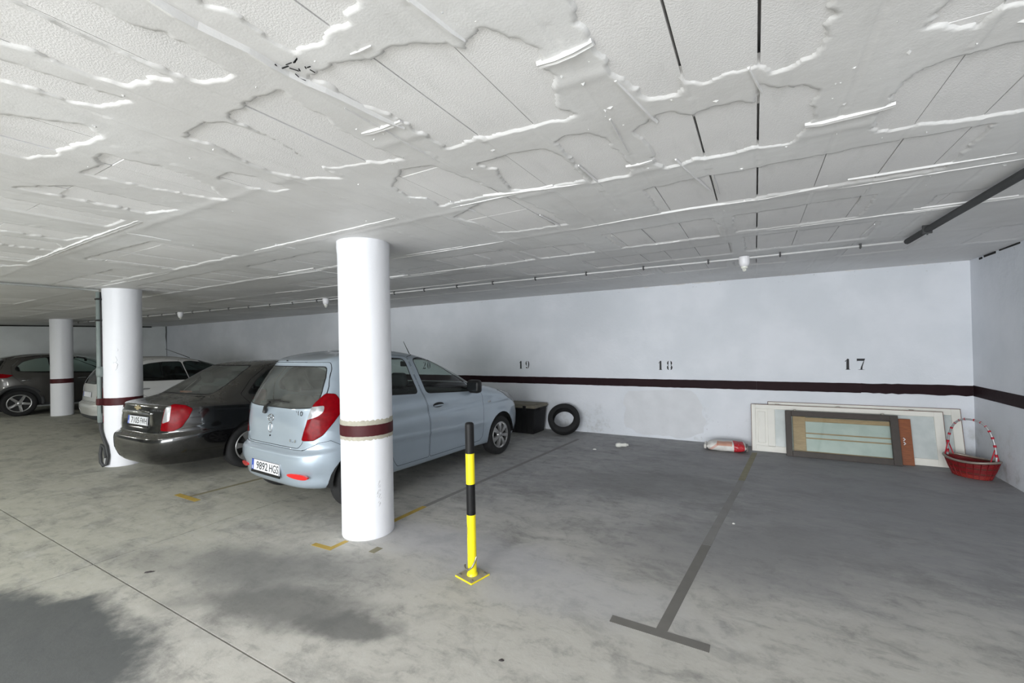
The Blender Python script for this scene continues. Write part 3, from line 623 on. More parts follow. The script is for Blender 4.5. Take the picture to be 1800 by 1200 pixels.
def pchip(t, Y, q):
    t = np.asarray(t, float); Y = np.asarray(Y, float); h = np.diff(t)[:, None]; d = np.diff(Y, axis=0)/h; m = np.zeros_like(Y)
    m[0] = d[0]; m[-1] = d[-1]
    s = (d[:-1]*d[1:] > 0); w1 = 2*h[1:]+h[:-1]; w2 = h[1:]+2*h[:-1]
    with np.errstate(divide='ignore', invalid='ignore'): hm = (w1+w2)/(w1/d[:-1]+w2/d[1:])
    m[1:-1] = np.where(s, np.nan_to_num(hm), 0)
    i = np.clip(np.searchsorted(t, q, side='right')-1, 0, len(t)-2); u = ((q-t[i])/(t[i+1]-t[i]))[:, None]; hh = (t[i+1]-t[i])[:, None]
    return (2*u**3-3*u**2+1)*Y[i]+(u**3-2*u**2+u)*hh*m[i]+(-2*u**3+3*u**2)*Y[i+1]+(u**3-u**2)*hh*m[i+1]
def loft(rings, sub=4, m=22):
    C = np.array(rings, float)                      # zf xf zs w zr xr nf nr pf pr
    t = np.arange(len(C)); q = np.linspace(0, len(C)-1, (len(C)-1)*sub+1); S_ = pchip(t, C, q); G = []
    for (zf, xfr, zs, w, zr, xr, nf, nr, pf, pr) in S_:
        xm = 0.5*(xfr+xr); half = []
        for (xe, n, ze, p_) in ((xfr, nf, zf, pf), (xr, nr, zr, pr)):
            a = np.linspace(0, math.pi/2, 400); X = xm+(xe-xm)*np.cos(a)**(2/n); Y_ = w*np.sin(a)**(2/n)
            L = np.r_[0, np.cumsum(np.hypot(np.diff(X), np.diff(Y_)))]; s = np.linspace(0, L[-1], m+1)
            # half the samples by arc, half concentrated on the corner
            X = np.interp(s, L, X); Y_ = np.interp(s, L, Y_); k = np.clip((X-xm)/(xe-xm+1e-9), 0, 1); half.append(np.stack([X, Y_, zs+(ze-zs)*k**p_], 1))
        L_ = np.vstack([half[0], half[1][::-1][1:]])            # front centre -> rear centre, left side
        Rr = L_[1:-1][::-1]*np.array([1, -1, 1]); G.append(np.vstack([L_, Rr]))
    return np.array(G)
def offset_poly(poly, d):
    P = np.array(poly, float); a = np.roll(P, 1, 0); b_ = np.roll(P, -1, 0)
    ar = 0.5*np.sum(P[:, 0]*b_[:, 1]-b_[:, 0]*P[:, 1]); sg = 1 if ar > 0 else -1
    e1 = P-a; e2 = b_-P; n1 = np.stack([e1[:, 1], -e1[:, 0]], 1)*sg; n2 = np.stack([e2[:, 1], -e2[:, 0]], 1)*sg
    n1 /= np.linalg.norm(n1, axis=1)[:, None]+1e-12; n2 /= np.linalg.norm(n2, axis=1)[:, None]+1e-12
    n = n1+n2; n /= np.maximum(np.sum(n*n1, 1), 0.35)[:, None]*1.0+1e-9
    return P+n*d
def smooth_poly(poly, it=2):              # corners filleted; it sets the radius
    rad = {1: 0.018, 2: 0.045}[it]; P = [Vector(q) for q in poly]; out = []; n = len(P)
    for i in range(n):
        p, a, b_ = P[i], P[i-1], P[(i+1) % n]; la, lb = (a-p).length, (b_-p).length
        if la < 1e-6 or lb < 1e-6: continue
        ra, rb = min(rad, la*0.45), min(rad, lb*0.45); A = p+(a-p)*ra/la; B = p+(b_-p)*rb/lb
        cosv = (a-p).dot(b_-p)/(la*lb)
        if cosv < -0.985: out.append(tuple(p)); continue
        for t in ((0, 0.33, 0.67, 1) if it == 2 else (0, 0.5, 1)): out.append(tuple(A*(1-t)**2+p*2*t*(1-t)+B*t*t))
    return np.array(out)
def inside(px, py, P):
    c = False; n = len(P); j = n-1
    for i in range(n):
        if (P[i][1] > py) != (P[j][1] > py) and px < (P[j][0]-P[i][0])*(py-P[i][1])/(P[j][1]-P[i][1])+P[i][0]: c = not c
        j = i
    return c
class Shell:
    def __init__(s, G, disp=None):
        nr, nc, _ = G.shape; V = G.reshape(-1, 3).copy()
        if disp is not None: V = disp(V)
        s.bm = bmesh.new(); vs_ = [s.bm.verts.new(v) for v in V]
        for i in range(nr-1):
            for k in range(nc):
                l = (k+1) % nc; s.bm.faces.new((vs_[i*nc+k], vs_[i*nc+l], vs_[(i+1)*nc+l], vs_[(i+1)*nc+k]))
        s.bm.faces.new([vs_[k] for k in range(nc)][::-1]); s.bm.faces.new([vs_[(nr-1)*nc+k] for k in range(nc)])
        bmesh.ops.recalc_face_normals(s.bm, faces=s.bm.faces[:])
        s.id = s.bm.faces.layers.int.new('part'); s.cd = s.bm.faces.layers.int.new('cand'); s.names = {0: 'body'}; s.cnt = 0
    def pid(s, n):
        for k, v in s.names.items():
            if v == n: return k
        k = len(s.names); s.names[k] = n; return k
    def cut1(s, poly, U, Vv, Dv, name, nmin=0.12, only=None, xr=None):
        P = [tuple(map(float, q)) for q in poly]; bm = s.bm; s.cnt += 1; cid = s.cnt
        bx = (min(q[0] for q in P), max(q[0] for q in P), min(q[1] for q in P), max(q[1] for q in P)); cand = []
        only_ids = None if only is None else {s.pid(o) for o in only}
        for f in bm.faces:
            if f.normal.dot(Dv) < nmin: continue
            if only_ids is not None and f[s.id] not in only_ids: continue
            c0 = f.verts[0].co; u0 = c0.dot(U)
            if u0 < bx[0]-0.25 or u0 > bx[1]+0.25: continue
            w0 = c0.dot(Vv)
            if w0 < bx[2]-0.2 or w0 > bx[3]+0.2: continue
            us = [v.co.dot(U) for v in f.verts]; ws = [v.co.dot(Vv) for v in f.verts]
            if max(us) < bx[0] or min(us) > bx[1] or max(ws) < bx[2] or min(ws) > bx[3]: continue
            if xr is not None and not (xr[0] <= f.calc_center_median().x <= xr[1]): continue
            f[s.cd] = cid; cand.append(f)
        for a, b_ in zip(P, P[1:]+P[:1]):
            dx, dy = b_[0]-a[0], b_[1]-a[1]
            if math.hypot(dx, dy) < 1e-5: continue
            lo = (min(a[0], b_[0])-1e-3, min(a[1], b_[1])-1e-3); hi = (max(a[0], b_[0])+1e-3, max(a[1], b_[1])+1e-3)
            no = (U*dy-Vv*dx).normalized(); co = U*a[0]+Vv*a[1]; fs = []
            for f in cand:
                us = [v.co.dot(U) for v in f.verts]; ws = [v.co.dot(Vv) for v in f.verts]
                if max(us) < lo[0] or min(us) > hi[0] or max(ws) < lo[1] or min(ws) > hi[1]: continue
                ds = [(v.co-co).dot(no) for v in f.verts]
                if min(ds) > -1e-5 or max(ds) < 1e-5: continue
                fs.append(f)
            if not fs: continue
            ge = list({e for f in fs for e in f.edges})+list({v for f in fs for v in f.verts})+fs
            before = set(fs); r = bmesh.ops.bisect_plane(bm, geom=ge, plane_co=co, plane_no=no, dist=1e-5)
            newf = [g_ for g_ in r['geom'] if isinstance(g_, bmesh.types.BMFace)]
            cand = [f for f in set(cand) | set(newf) if f.is_valid and f[s.cd] == cid]
        k = s.pid(name)
        for f in cand:
            c = f.calc_center_median()
            if inside(c.dot(U), c.dot(Vv), P): f[s.id] = k
    def cut(s, poly, view, name, gap=0.0, gapname='panel_gap', nmin=0.12, only=None, sm=0, xr=None):
        U, Vv, Dv = view
        P = smooth_poly(poly, sm) if sm else poly
        if gap > 0: s.cut1(offset_poly(P, gap), U, Vv, Dv, gapname, nmin, only, xr)
        s.cut1(P, U, Vv, Dv, name, nmin, None if gap > 0 and only is None else (None if only is None else list(only)+[gapname]), xr)
    def split(s):
        bm = s.bm; bm.normal_update(); out = {}
        by = {}
        for f in bm.faces: by.setdefault(s.names[f[s.id]], []).append(f)
        for n, fs in by.items():
            mp = {}; V, N, F = [], [], []
            for f in fs:
                ix = []
                for v in f.verts:
                    if v.index not in mp or True:
                        key = v
                        if key not in mp: mp[key] = len(V); V.append(v.co.copy()); N.append(v.normal.copy())
                    ix.append(mp[v])
                F.append(tuple(ix))
            out[n] = (V, F, N)
        return out
VX, VY, VZ = Vector((1, 0, 0)), Vector((0, 1, 0)), Vector((0, 0, 1))
def side_view(sg): return (VX, VZ, Vector((0, sg, 0)))
REARV = (VY, VZ, Vector((-1, 0, 0))); FRONTV = (VY, VZ, Vector((1, 0, 0))); TOPV = (VX, VY, Vector((0, 0, 1)))
def diag_rear(sg): return (Vector((0.7071, 0.7071*sg, 0)), VZ, Vector((-0.7071, 0.7071*sg, 0)))
def circle(cx, cz, r, n=36): return [(cx+r*math.cos(2*math.pi*i/n), cz+r*math.sin(2*math.pi*i/n)) for i in range(n)]
def part(car, d, n, mat, off=0.0, name=None, smooth=True):
    if n not in d: return None
    V, F, N = d[n]
    if off: V = [v+nn*off for v, nn in zip(V, N)]
    if n in ('panel_gap', 'window_seal'):
        for ids, V2, F2 in islands(V, F):
            if len(F2) > 3: mesh(n, V2, F2, mat, car, smooth=smooth, normals=[tuple(N[i]) for i in ids])
        return None
    return mesh(name or n.split(':')[0], V, F, mat, car, smooth=smooth, normals=[tuple(x) for x in N])
def seats(car, xs, ys, z, belt, mat='seat_cloth'):
    for (x, rear) in xs:
        for y in ys:
            w = 0.24 if not rear else 0.27
            o = box('seat', x, x+0.48, y-w, y+w, z, z+0.14, mat, car, 0.05)
            b_ = box('seat_back', -0.07, 0.07, y-w, y+w, 0, 0.56, mat, car, 0.05); b_.location = (x+0.03, 0, z+0.10); b_.rotation_euler = (0, R(-16), 0)
            h = box('headrest', -0.045, 0.045, y-0.12, y+0.12, 0, 0.17, mat, car, 0.04); h.location = (x-0.15, 0, z+0.69); h.rotation_euler = (0, R(-14), 0)
def wheel(car, x, y, r, w, rim, spokes, style, mat='alloy', idx=[0]):
    sg = 1 if y > 0 else -1
    hw = w/2
    prof = [(rim*0.98, -hw*0.80), (rim+0.010, -hw*0.92), (rim+(r-rim)*0.5, -hw), (r-0.018, -hw*0.93), (r-0.004, -hw*0.72), (r, -hw*0.35), (r, hw*0.35), (r-0.004, hw*0.72), (r-0.018, hw*0.93), (rim+(r-rim)*0.5, hw), (rim+0.010, hw*0.92), (rim*0.98, hw*0.80)]
    V, F = lathe(prof, 48, 'y', False); o = fix(mesh('wheel', V, F, 'tyre_rubber', car, smooth=True)); o.location = (x, y, r)
    if sg > 0: o.rotation_euler = (0, 0, math.pi)
    # outward side is -y in wheel space
    V, F = lathe([(rim*1.0, hw*0.8), (rim*0.985, -hw*0.55), (rim*1.02, -hw*0.90), (rim*0.95, -hw*0.94), (rim*0.90, -hw*0.80)], 40, 'y'); fix(mesh('rim', V, F, mat, o, smooth=True))
    V, F = lathe([(0.0, -hw*0.30), (rim*0.95, -hw*0.34), (rim*0.95, -hw*0.2), (0, -hw*0.2)], 32, 'y'); fix(mesh('brake_disc', V, F, 'alloy_dark', o))
    sp = None
    for k in range(spokes):
        a = 2*math.pi*k/spokes+0.15
        if sp is None:
            if style == 'petal':        # broad hubcap petals, waisted in the middle
                pts = [(0.16, 0.055), (0.45, 0.075), (0.75, 0.10), (0.93, 0.135), (0.96, 0.0), (0.93, -0.135), (0.75, -0.10), (0.45, -0.075), (0.16, -0.055)]
            else:
                pts = [(0.16, 0.09), (0.55, 0.085), (0.93, 0.075), (0.95, 0.0), (0.93, -0.075), (0.55, -0.085), (0.16, -0.09)]
            z0 = [-hw*0.86-0.012*math.sin(max(0, min(1, (p_[0]-0.1)))*math.pi) for p_ in pts]; n = len(pts)
            V = [(p_[0]*rim, z0[i], p_[1]*rim*1.45) for i, p_ in enumerate(pts)]+[(p_[0]*rim, z0[i]+0.035, p_[1]*rim*1.65) for i, p_ in enumerate(pts)]
            F = [tuple(range(n)), tuple(range(n, 2*n))[::-1]]+[(i, i+n, (i+1) % n+n, (i+1) % n) for i in range(n)]
            sp = fix(mesh('spoke', V, F, mat, o)); s_ = sp
        else: s_ = shared('spoke', sp, o)
        s_.rotation_euler = (0, a, 0)
    V, F = lathe([(0.0, -hw*0.98), (rim*0.13, -hw*0.97), (rim*0.17, -hw*0.90), (rim*0.30, -hw*0.82), (rim*0.30, -hw*0.4)], 24, 'y'); fix(mesh('hub_cap', V, F, mat, o, smooth=True))
    return o
def arch_liner(car, x, r, y0, y1, z):
    n = 18; V, F = [], []
    for i in range(n+1):
        a = R(-2+184*i/n); V += [(x+r*math.cos(a), y0, z+r*math.sin(a)), (x+r*math.cos(a), y1, z+r*math.sin(a))]
    for i in range(n): F.append((2*i, 2*i+1, 2*i+3, 2*i+2))
    c = len(V); V.append((x, y0, z)); F += [(2*i, 2*i+2, c) for i in range(n)]
    mesh('arch_liner', V, F, 'gap_black', car)
def plate(car, x, z, tilt, txt, y=0.0, w=0.52, h=0.11, dealer=True, yaw_=0.0):
    p_ = box('number_plate', -0.006, 0.006, -w/2, w/2, -h/2, h/2, 'plate_white', car, 0.002, 1); p_.location = (x, y, z); p_.rotation_euler = (0, tilt, yaw_)
    M = Matrix(((0, 0, -1, -0.0065), (-1, 0, 0, 0), (0, 1, 0, 0), (0, 0, 0, 1)))       # text plane -> rear face (reads from behind)
    for s_, yy, wd in zip((txt or '').split(), (0.055, -0.165), (0.215, 0.165)):
        V, F = text_vf(s_, 0.10, 0.0006, 0.0006); xs = [v[0] for v in V]; ys_ = [v[1] for v in V]; kx = wd/(max(xs)-min(xs)); ky = 0.074/(max(ys_)-min(ys_)); cx = (max(xs)+min(xs))/2; cy = (max(ys_)+min(ys_))/2
        V = [((v[0]-cx)*kx, (v[1]-cy)*ky, v[2]) for v in V]
        V, F = xf((V, F), Matrix.Translation((0, yy, 0))@M)
        for _, V2, F2 in islands(V, F): mesh('plate_character', V2, F2, 'plate_black', p_)
    box('plate_blue_strip', -0.0068, -0.0058, w/2-0.046, w/2-0.004, -h/2+0.004, h/2-0.004, 'plate_blue', p_)
    if txt: V, F = text_vf('E', 0.04, 0.0005, 0.0008); mesh('plate_country_letter', *xf((V, F), Matrix.Translation((-0.0006, w/2-0.025, -0.028))@M), 'plate_white', p_)
    if dealer: box('plate_frame', -0.004, 0.007, -w/2-0.008, w/2+0.008, -h/2-0.024, -h/2-0.001, 'trim_black', p_)
    # thin black surround
    vf = ([], [])
    for (a0, a1, b0, b1) in ((-w/2, w/2, h/2-0.004, h/2), (-w/2, w/2, -h/2, -h/2+0.004), (-w/2, -w/2+0.004, -h/2, h/2)): vf = merge(vf, (boxv(-0.0069, -0.0059, a0, a1, b0, b1), BOXF))
    mesh('plate_border', *vf, 'plate_black', p_)
    return p_
def rear_text(car, name, txt, x, y, z, wd, ht, mat, tilt=0.0, yaw_=0.0, ext=0.002):
    V, F = text_vf(txt, 0.1, ext, 0.001); xs = [v[0] for v in V]; ys_ = [v[1] for v in V]; kx = wd/(max(xs)-min(xs)); ky = ht/(max(ys_)-min(ys_)); cx = (max(xs)+min(xs))/2; cy = (max(ys_)+min(ys_))/2
    V = [((v[0]-cx)*kx, (v[1]-cy)*ky, v[2]) for v in V]
    M = Matrix(((0, 0, -1, 0), (-1, 0, 0, 0), (0, 1, 0, 0), (0, 0, 0, 1)))
    o = empty(name, (x, y, z), 0, car); o.rotation_euler = (0, tilt, yaw_); V, F = xf((V, F), M)
    for _, V2, F2 in islands(V, F): mesh('letter', V2, F2, mat, o)
    return o
def surf_x(G, y, z):                    # rear surface x at (y,z)
    nc = G.shape[1]; P = G[:, nc//4:3*nc//4].reshape(-1, 3); P = P[P[:, 0] < 0.3]; d = (P[:, 1]-y)**2+(P[:, 2]-z)**2; i = np.argsort(d)[:4]; w = 1/(d[i]+1e-5); return float((P[i, 0]*w).sum()/w.sum())
def surf_y(G, x, z, sg=-1):             # side surface y at (x,z)
    P = G.reshape(-1, 3); P = P[(P[:, 1]*sg > 0.3)]; d = (P[:, 0]-x)**2+(P[:, 2]-z)**2; i = np.argsort(d)[:4]; w = 1/(d[i]+1e-5); return float((P[i, 1]*w).sum()/w.sum())
def place(car, x, y, heading):
    car.location = (x, y, 0); car.rotation_euler = (0, 0, math.pi/2-R(heading)); return car
def handle(car, x, z, ysurf, sg, mat, L=0.17, name='door_handle', cup='trim_black'):
    n = 20; pts = [(0.52*L*math.cos(2*math.pi*i/n)*(1 if abs(math.cos(2*math.pi*i/n)) < 0.7 else 1), 0.030*math.sin(2*math.pi*i/n)) for i in range(n)]
    o = fix(mesh(name, *prism(pts, -0.004, 0.004, 'xz'), cup, car)); o.location = (x, ysurf+sg*0.001, z)
    V, F = tube([(-L*0.46, sg*0.004, -0.008), (-L*0.3, sg*0.020, -0.006), (0, sg*0.026, -0.004), (L*0.3, sg*0.020, -0.006), (L*0.46, sg*0.004, -0.008)], [0.008, 0.011, 0.012, 0.011, 0.008], 8)
    mesh('grip', V, F, mat, o, smooth=True)
def mirror(car, x, z, y, sg, mat, hh=0.075):
    o = box('door_mirror', -0.06, 0.06, -0.10, 0.10, -hh, hh, mat, car, 0.045, 3); o.location = (x, y+sg*0.10, z)
    box('mirror_foot', 0.0, 0.05, -0.13 if sg > 0 else 0.06, -0.06 if sg > 0 else 0.13, -0.06, -0.02, 'trim_black', o, 0.012)
    box('mirror_glass', -0.063, -0.058, -0.08, 0.08, -0.055, 0.055, 'mirror_dark', o, 0.002, 1)
# ---- generic assembly: shell cut into panels, glazing, wheels, cabin
def base_car(name, label, rings, cfg, disp=None):
    car = empty(name); tag(car, label, 'car')
    G = loft(rings, *cfg.get('res', (4, 22))); sh = Shell(G, disp); wb, r = cfg['wb'], cfg['r']; ra = cfg.get('ra', r+0.055)
    for sg in (1, -1):
        sv = side_view(sg); tg = ':L' if sg > 0 else ':R'
        for k, pg in enumerate(cfg['doors']): sh.cut(pg, sv, 'door%d%s' % (k, tg), 0.0045, sm=1, nmin=0.03)
        for pg, nm, seal in cfg['glass']: sh.cut(pg, sv, nm+tg, seal, 'window_seal', sm=2, nmin=0.03)
        for pg, nm in cfg.get('side_cuts', []): sh.cut(pg, sv, nm, 0.0035, sm=0, nmin=-2 if nm in ('rear_bumper', 'lower_trim') else 0.03, only=['body'])
        for xw in (0, wb): sh.cut(circle(xw, r+0.01, ra), sv, 'void', nmin=0.02)
        if 'headlamp' in cfg: sh.cut(cfg['headlamp'], sv, 'headlamp'+tg, 0.003, sm=1, nmin=0.05)
    if 'tailgate' in cfg: sh.cut(cfg['tailgate'], REARV, 'tailgate', 0.005, sm=1, nmin=0.05, xr=(-2, 0.6))
    if 'boot_top' in cfg: sh.cut(cfg['boot_top'], TOPV, 'tailgate', 0.005, sm=0, nmin=0.3, only=['body', 'tailgate'])
    sh.cut(cfg['rear_glass'], REARV, 'rear_window', cfg.get('rseal', 0.012), 'window_seal', sm=2, nmin=0.10, xr=(-2, 0.75))
    sh.cut(cfg['windshield'], FRONTV, 'windshield', 0.012, 'window_seal', sm=2, nmin=0.10)
    for sg in (1, -1):
        tg = ':L' if sg > 0 else ':R'
        sh.cut(cfg['lamp'], diag_rear(sg), 'tail_lamp'+tg, 0.004, sm=1, nmin=0.02, xr=(-2, 0.2))
        if 'lamp_white' in cfg: sh.cut(cfg['lamp_white'], diag_rear(sg), 'reverse_lens'+tg, 0, sm=1, nmin=0.02, xr=(-2, 0.2), only=['tail_lamp'+tg])
    d = sh.split(); mat = cfg['paint']
    part(car, d, 'body', mat)
    for nm in list(d):
        if nm.startswith('door'):
            o = part(car, d, nm, mat, name='door')
        elif nm in ('rear_bumper', 'tailgate', 'lower_trim'): part(car, d, nm, cfg.get('trim_mat', mat) if nm == 'lower_trim' else mat)
        elif nm.startswith('side_window') or nm == 'windshield': part(car, d, nm, cfg.get('glassmat', 'car_glass'))
        elif nm == 'rear_window': part(car, d, nm, cfg.get('rearglass', 'car_glass_dusty'))
        elif nm == 'window_seal': part(car, d, nm, 'rubber_black', -0.002)
        elif nm == 'panel_gap': part(car, d, nm, 'gap_black', -0.006)
        elif nm.startswith('headlamp'): part(car, d, nm, 'lamp_white', 0.003)
        elif nm.startswith('tail_lamp'):
            o = part(car, d, nm, 'lamp_red', 0.006); k = nm.split(':')[1]
            if 'reverse_lens:'+k in d:
                w = part(o, d, 'reverse_lens:'+k, 'lamp_white', 0.005)
    sh.bm.free()
    # cabin tub and floor, seats, dashboard, wheel
    nb = cfg['tub_rows']; T = G[:nb].copy(); c = np.array([(cfg['xf']+cfg['xb'])/2, 0, 0]); T = (T-c)*np.array([0.955, 0.93, 1])+c; T[:, :, 2] = np.maximum(T[:, :, 2], 0.20); nc = T.shape[1]
    V = T.reshape(-1, 3); F = [(i*nc+k, (i+1)*nc+k, (i+1)*nc+(k+1) % nc, i*nc+(k+1) % nc) for i in range(nb-1) for k in range(nc)]+[tuple(range(nc))]
    mesh('cabin_tub', V, F, 'interior_dark', car)
    seats(car, [(cfg['seat_x'], False), (cfg['seat_x']-0.92, True)], (-0.36, 0.36), 0.42*cfg.get('hz', 1), 0.95)
    box('dashboard', cfg['dash_x'], cfg['dash_x']+0.42, -0.62, 0.62, 0.62*cfg.get('hz', 1), 0.98*cfg.get('hz', 1), 'interior_dark', car, 0.08)
    pts = [(cfg['dash_x']-0.12+0.05*math.sin(a)*1.0, 0.36+0.18*math.cos(a), 0.86*cfg.get('hz', 1)+0.17*math.sin(a)) for a in np.linspace(0, 2*math.pi, 25)[:-1]]
    mesh('steering_wheel', *tube(pts, 0.014, 8, True), 'interior_dark', car, smooth=True)
    o = box('rear_view_mirror', -0.012, 0.012, -0.10, 0.10, -0.035, 0.035, 'interior_dark', car, 0.01); o.location = (cfg['dash_x']-0.33, 0, cfg['mirror_z'])
    for xw in (0, wb):
        for sg in (1, -1): arch_liner(car, xw, ra+0.004, sg*0.42, sg*(cfg['w']-0.03), r+0.01)
    for xw in (0, wb):
        for sg in (1, -1): wheel(car, xw, sg*(cfg['w']-0.02-cfg['tw']/2), r, cfg['tw'], cfg['rim'], cfg['spokes'], cfg['style'], cfg.get('rim_mat', 'alloy'))
    return car, G
def flare(V, xs, r, amt):
    for xw in xs:
        dd = np.hypot(V[:, 0]-xw, V[:, 2]-r-0.01); k = np.exp(-np.clip((dd-r-0.055)/0.05, 0, 9)**2)*(np.abs(V[:, 1]) > 0.5); V[:, 1] += np.sign(V[:, 1])*amt*k
    return V
# ---------------------------------------------------------------- silver-blue hatchback
e = (5.0, 6.0, 2.0, 2.0)
HATCH = [(0.25, 2.8333, 0.24, 0.55, 0.31, -0.3, 5.5, 5, 2, 2),
  (0.2, 2.9827, 0.235, 0.745, 0.262, -0.455, 5.5, 5, 2, 3),
  (0.28, 3.0573, 0.29, 0.775, 0.3, -0.515, 5.5, 5.5, 2, 3),
  (0.4, 3.1, 0.4, 0.79, 0.42, -0.548, 5.5, 6, 2, 3),
  (0.52, 3.1, 0.52, 0.798, 0.515, -0.556, 5.5, 6, 2, 3),
  (0.61, 3.0787, 0.62, 0.8, 0.585, -0.548, 5.5, 6, 2, 3),
  (0.645, 3.068, 0.665, 0.8, 0.617, -0.515, 5.5, 6, 2, 3),
  (0.67, 3.0467, 0.7, 0.8, 0.645, -0.497, 5.5, 6, 2, 3),
  (0.74, 3.004, 0.77, 0.797, 0.74, -0.492, 5.5, 6, 2, 3),
  (0.84, 2.8973, 0.88, 0.787, 0.9, -0.482, 5.5, 6, 2, 3),
  (0.92, 2.6413, 0.96, 0.772, 1.005, -0.466, 5, 6, 2, 3),
  (0.985, 2.4067, 1.005, 0.757, 1.035, -0.456, 5, 6, 2, 3),
  (1.05, 2.12, 1.045, 0.737, 1.075, -0.44, 4, 6, 2, 3),
  (1.2074, 1.8, 1.188, 0.695, 1.22, -0.375, 4, 5.5, 2, 3),
  (1.3769, 1.42, 1.3631, 0.638, 1.36, -0.285, 4, 5.5, 2, 3),
  (1.467, 1.16, 1.4586, 0.592, 1.425, -0.235, 4, 5.5, 2, 3),
  (1.517, 0.95, 1.5148, 0.53, 1.462, -0.225, 4, 5, 2, 3),
  (1.5466, 0.8, 1.5435, 0.43, 1.5, -0.1, 4, 5, 2, 3),
  (1.5637, 0.65, 1.5647, 0.22, 1.5412, 0.18, 3, 4, 2, 3),
  (1.568, 0.52, 1.57, 0.01, 1.5575, 0.42, 2, 2, 2, 2)]
def disp_hatch(V):
    V = flare(V.copy(), (0, 2.38), 0.29, 0.014); sd = np.abs(V[:, 1]) > 0.55
    zl = 0.60-0.058*(V[:, 0]-0.4)                           # moulding crease along the doors
    k = np.exp(-((V[:, 2]-zl)/0.022)**2)*(V[:, 0] > 0.3)*(V[:, 0] < 1.93)*sd; V[:, 1] += np.sign(V[:, 1])*0.010*k
    k = 1/(1+np.exp((V[:, 2]-zl)/0.010))*np.clip((V[:, 2]-0.30)/0.1, 0, 1)*(V[:, 0] > 0.3)*(V[:, 0] < 1.93)*sd; V[:, 1] -= np.sign(V[:, 1])*0.008*k
    zl = 0.80+0.02*V[:, 0]; k = np.exp(-((V[:, 2]-zl)/0.05)**2)*sd*(V[:, 0] > 0.1)*(V[:, 0] < 2.6); V[:, 1] -= np.sign(V[:, 1])*0.007*k
    # scoops in the rear bumper around the reflectors
    for sg in (1, -1):
        k = np.exp(-((V[:, 1]-sg*0.60)/0.17)**2-((V[:, 2]-0.385)/0.055)**2)*(V[:, 0] < -0.2); V[:, 0] += 0.035*k
    return V
LW = 0.30
cfgH = dict(paint='paint_silver_blue', wb=2.38, r=0.282, rim=0.187, tw=0.165, w=0.795, spokes=7, style='petal', tub_rows=44, xf=3.05, xb=-0.555, seat_x=1.02, dash_x=1.62, mirror_z=1.36, ra=0.332,
  doors=[[(0.925, 0.3), (0.93, 0.7), (0.905, 0.9), (0.87, 1.04), (0.805, 1.263), (0.775, 1.471), (0.95, 1.496), (1.16, 1.45), (1.42, 1.343), (1.64, 1.199), (1.82, 1.05), (1.9, 0.98), (1.945, 0.9), (1.945, 0.6), (1.93, 0.345), (1.87, 0.3)], [(0.905, 0.3), (0.912, 0.7), (0.887, 0.9), (0.852, 1.04), (0.787, 1.263), (0.755, 1.473), (0.5, 1.507), (0.25, 1.487), (0.03, 1.423), (-0.11, 1.231), (-0.1, 1.03), (0.03, 0.84), (0.24, 0.66), (0.345, 0.5), (0.375, 0.38), (0.43, 0.305)]],
  glass=[([(0.935, 1.045), (0.885, 1.242), (0.845, 1.439), (0.98, 1.45), (1.18, 1.397), (1.42, 1.287), (1.62, 1.151), (1.78, 1.015), (1.76, 0.99), (1.4, 1.012)], 'side_window0', 0.012), ([(0.79, 1.055), (0.735, 1.253), (0.7, 1.445), (0.5, 1.461), (0.28, 1.434), (0.08, 1.359), (-0.05, 1.21), (-0.03, 1.135), (0.3, 1.085)], 'side_window1', 0.012)],
  side_cuts=[([(-0.75, 0.1), (-0.75, 0.632), (-0.48, 0.632), (-0.40, 0.70), (-0.31, 0.715), (-0.22, 0.66), (-0.10, 0.58), (-0.2, 0.2), (-0.2, 0.1)], 'rear_bumper')],
  headlamp=[(2.42, 0.93), (2.62, 0.905), (2.86, 0.82), (3.00, 0.70), (2.84, 0.70), (2.62, 0.80)],
  tailgate=[(-0.45, 0.652), (0.45, 0.652), (0.50, 0.70), (0.53, 0.80), (0.60, 1.0), (0.625, 1.10), (0.60, 1.22), (0.545, 1.38), (0.50, 1.447), (-0.50, 1.447), (-0.545, 1.38), (-0.60, 1.22), (-0.625, 1.10), (-0.60, 1.0), (-0.53, 0.80), (-0.50, 0.70)],
  rear_glass=[(-0.595, 1.035), (-0.3, 1.018), (0.3, 1.018), (0.595, 1.035), (0.585, 1.15), (0.545, 1.30), (0.50, 1.405), (-0.50, 1.405), (-0.545, 1.30), (-0.585, 1.15)], rseal=0.008,
  windshield=[(-0.65, 1.06), (0.65, 1.06), (0.60, 1.25), (0.53, 1.42), (-0.53, 1.42), (-0.60, 1.25)],
  lamp=[(0.015, 0.725), (0.13, 0.728), (0.215, 0.775), (0.30, 0.88), (0.375, 0.985), (0.345, 1.095), (0.31, 1.145), (0.225, 1.155), (0.125, 1.06), (0.075, 0.92)],
  lamp_white=[(0.075, 1.035), (0.225, 1.045), (0.22, 0.99), (0.17, 0.95), (0.06, 0.915)])
car, G = base_car('hatchback_car', 'silver blue hatchback parked behind the nearest white column', HATCH, cfgH, disp_hatch)
place(car, -4.20, 3.068, 4.17); hatch = car
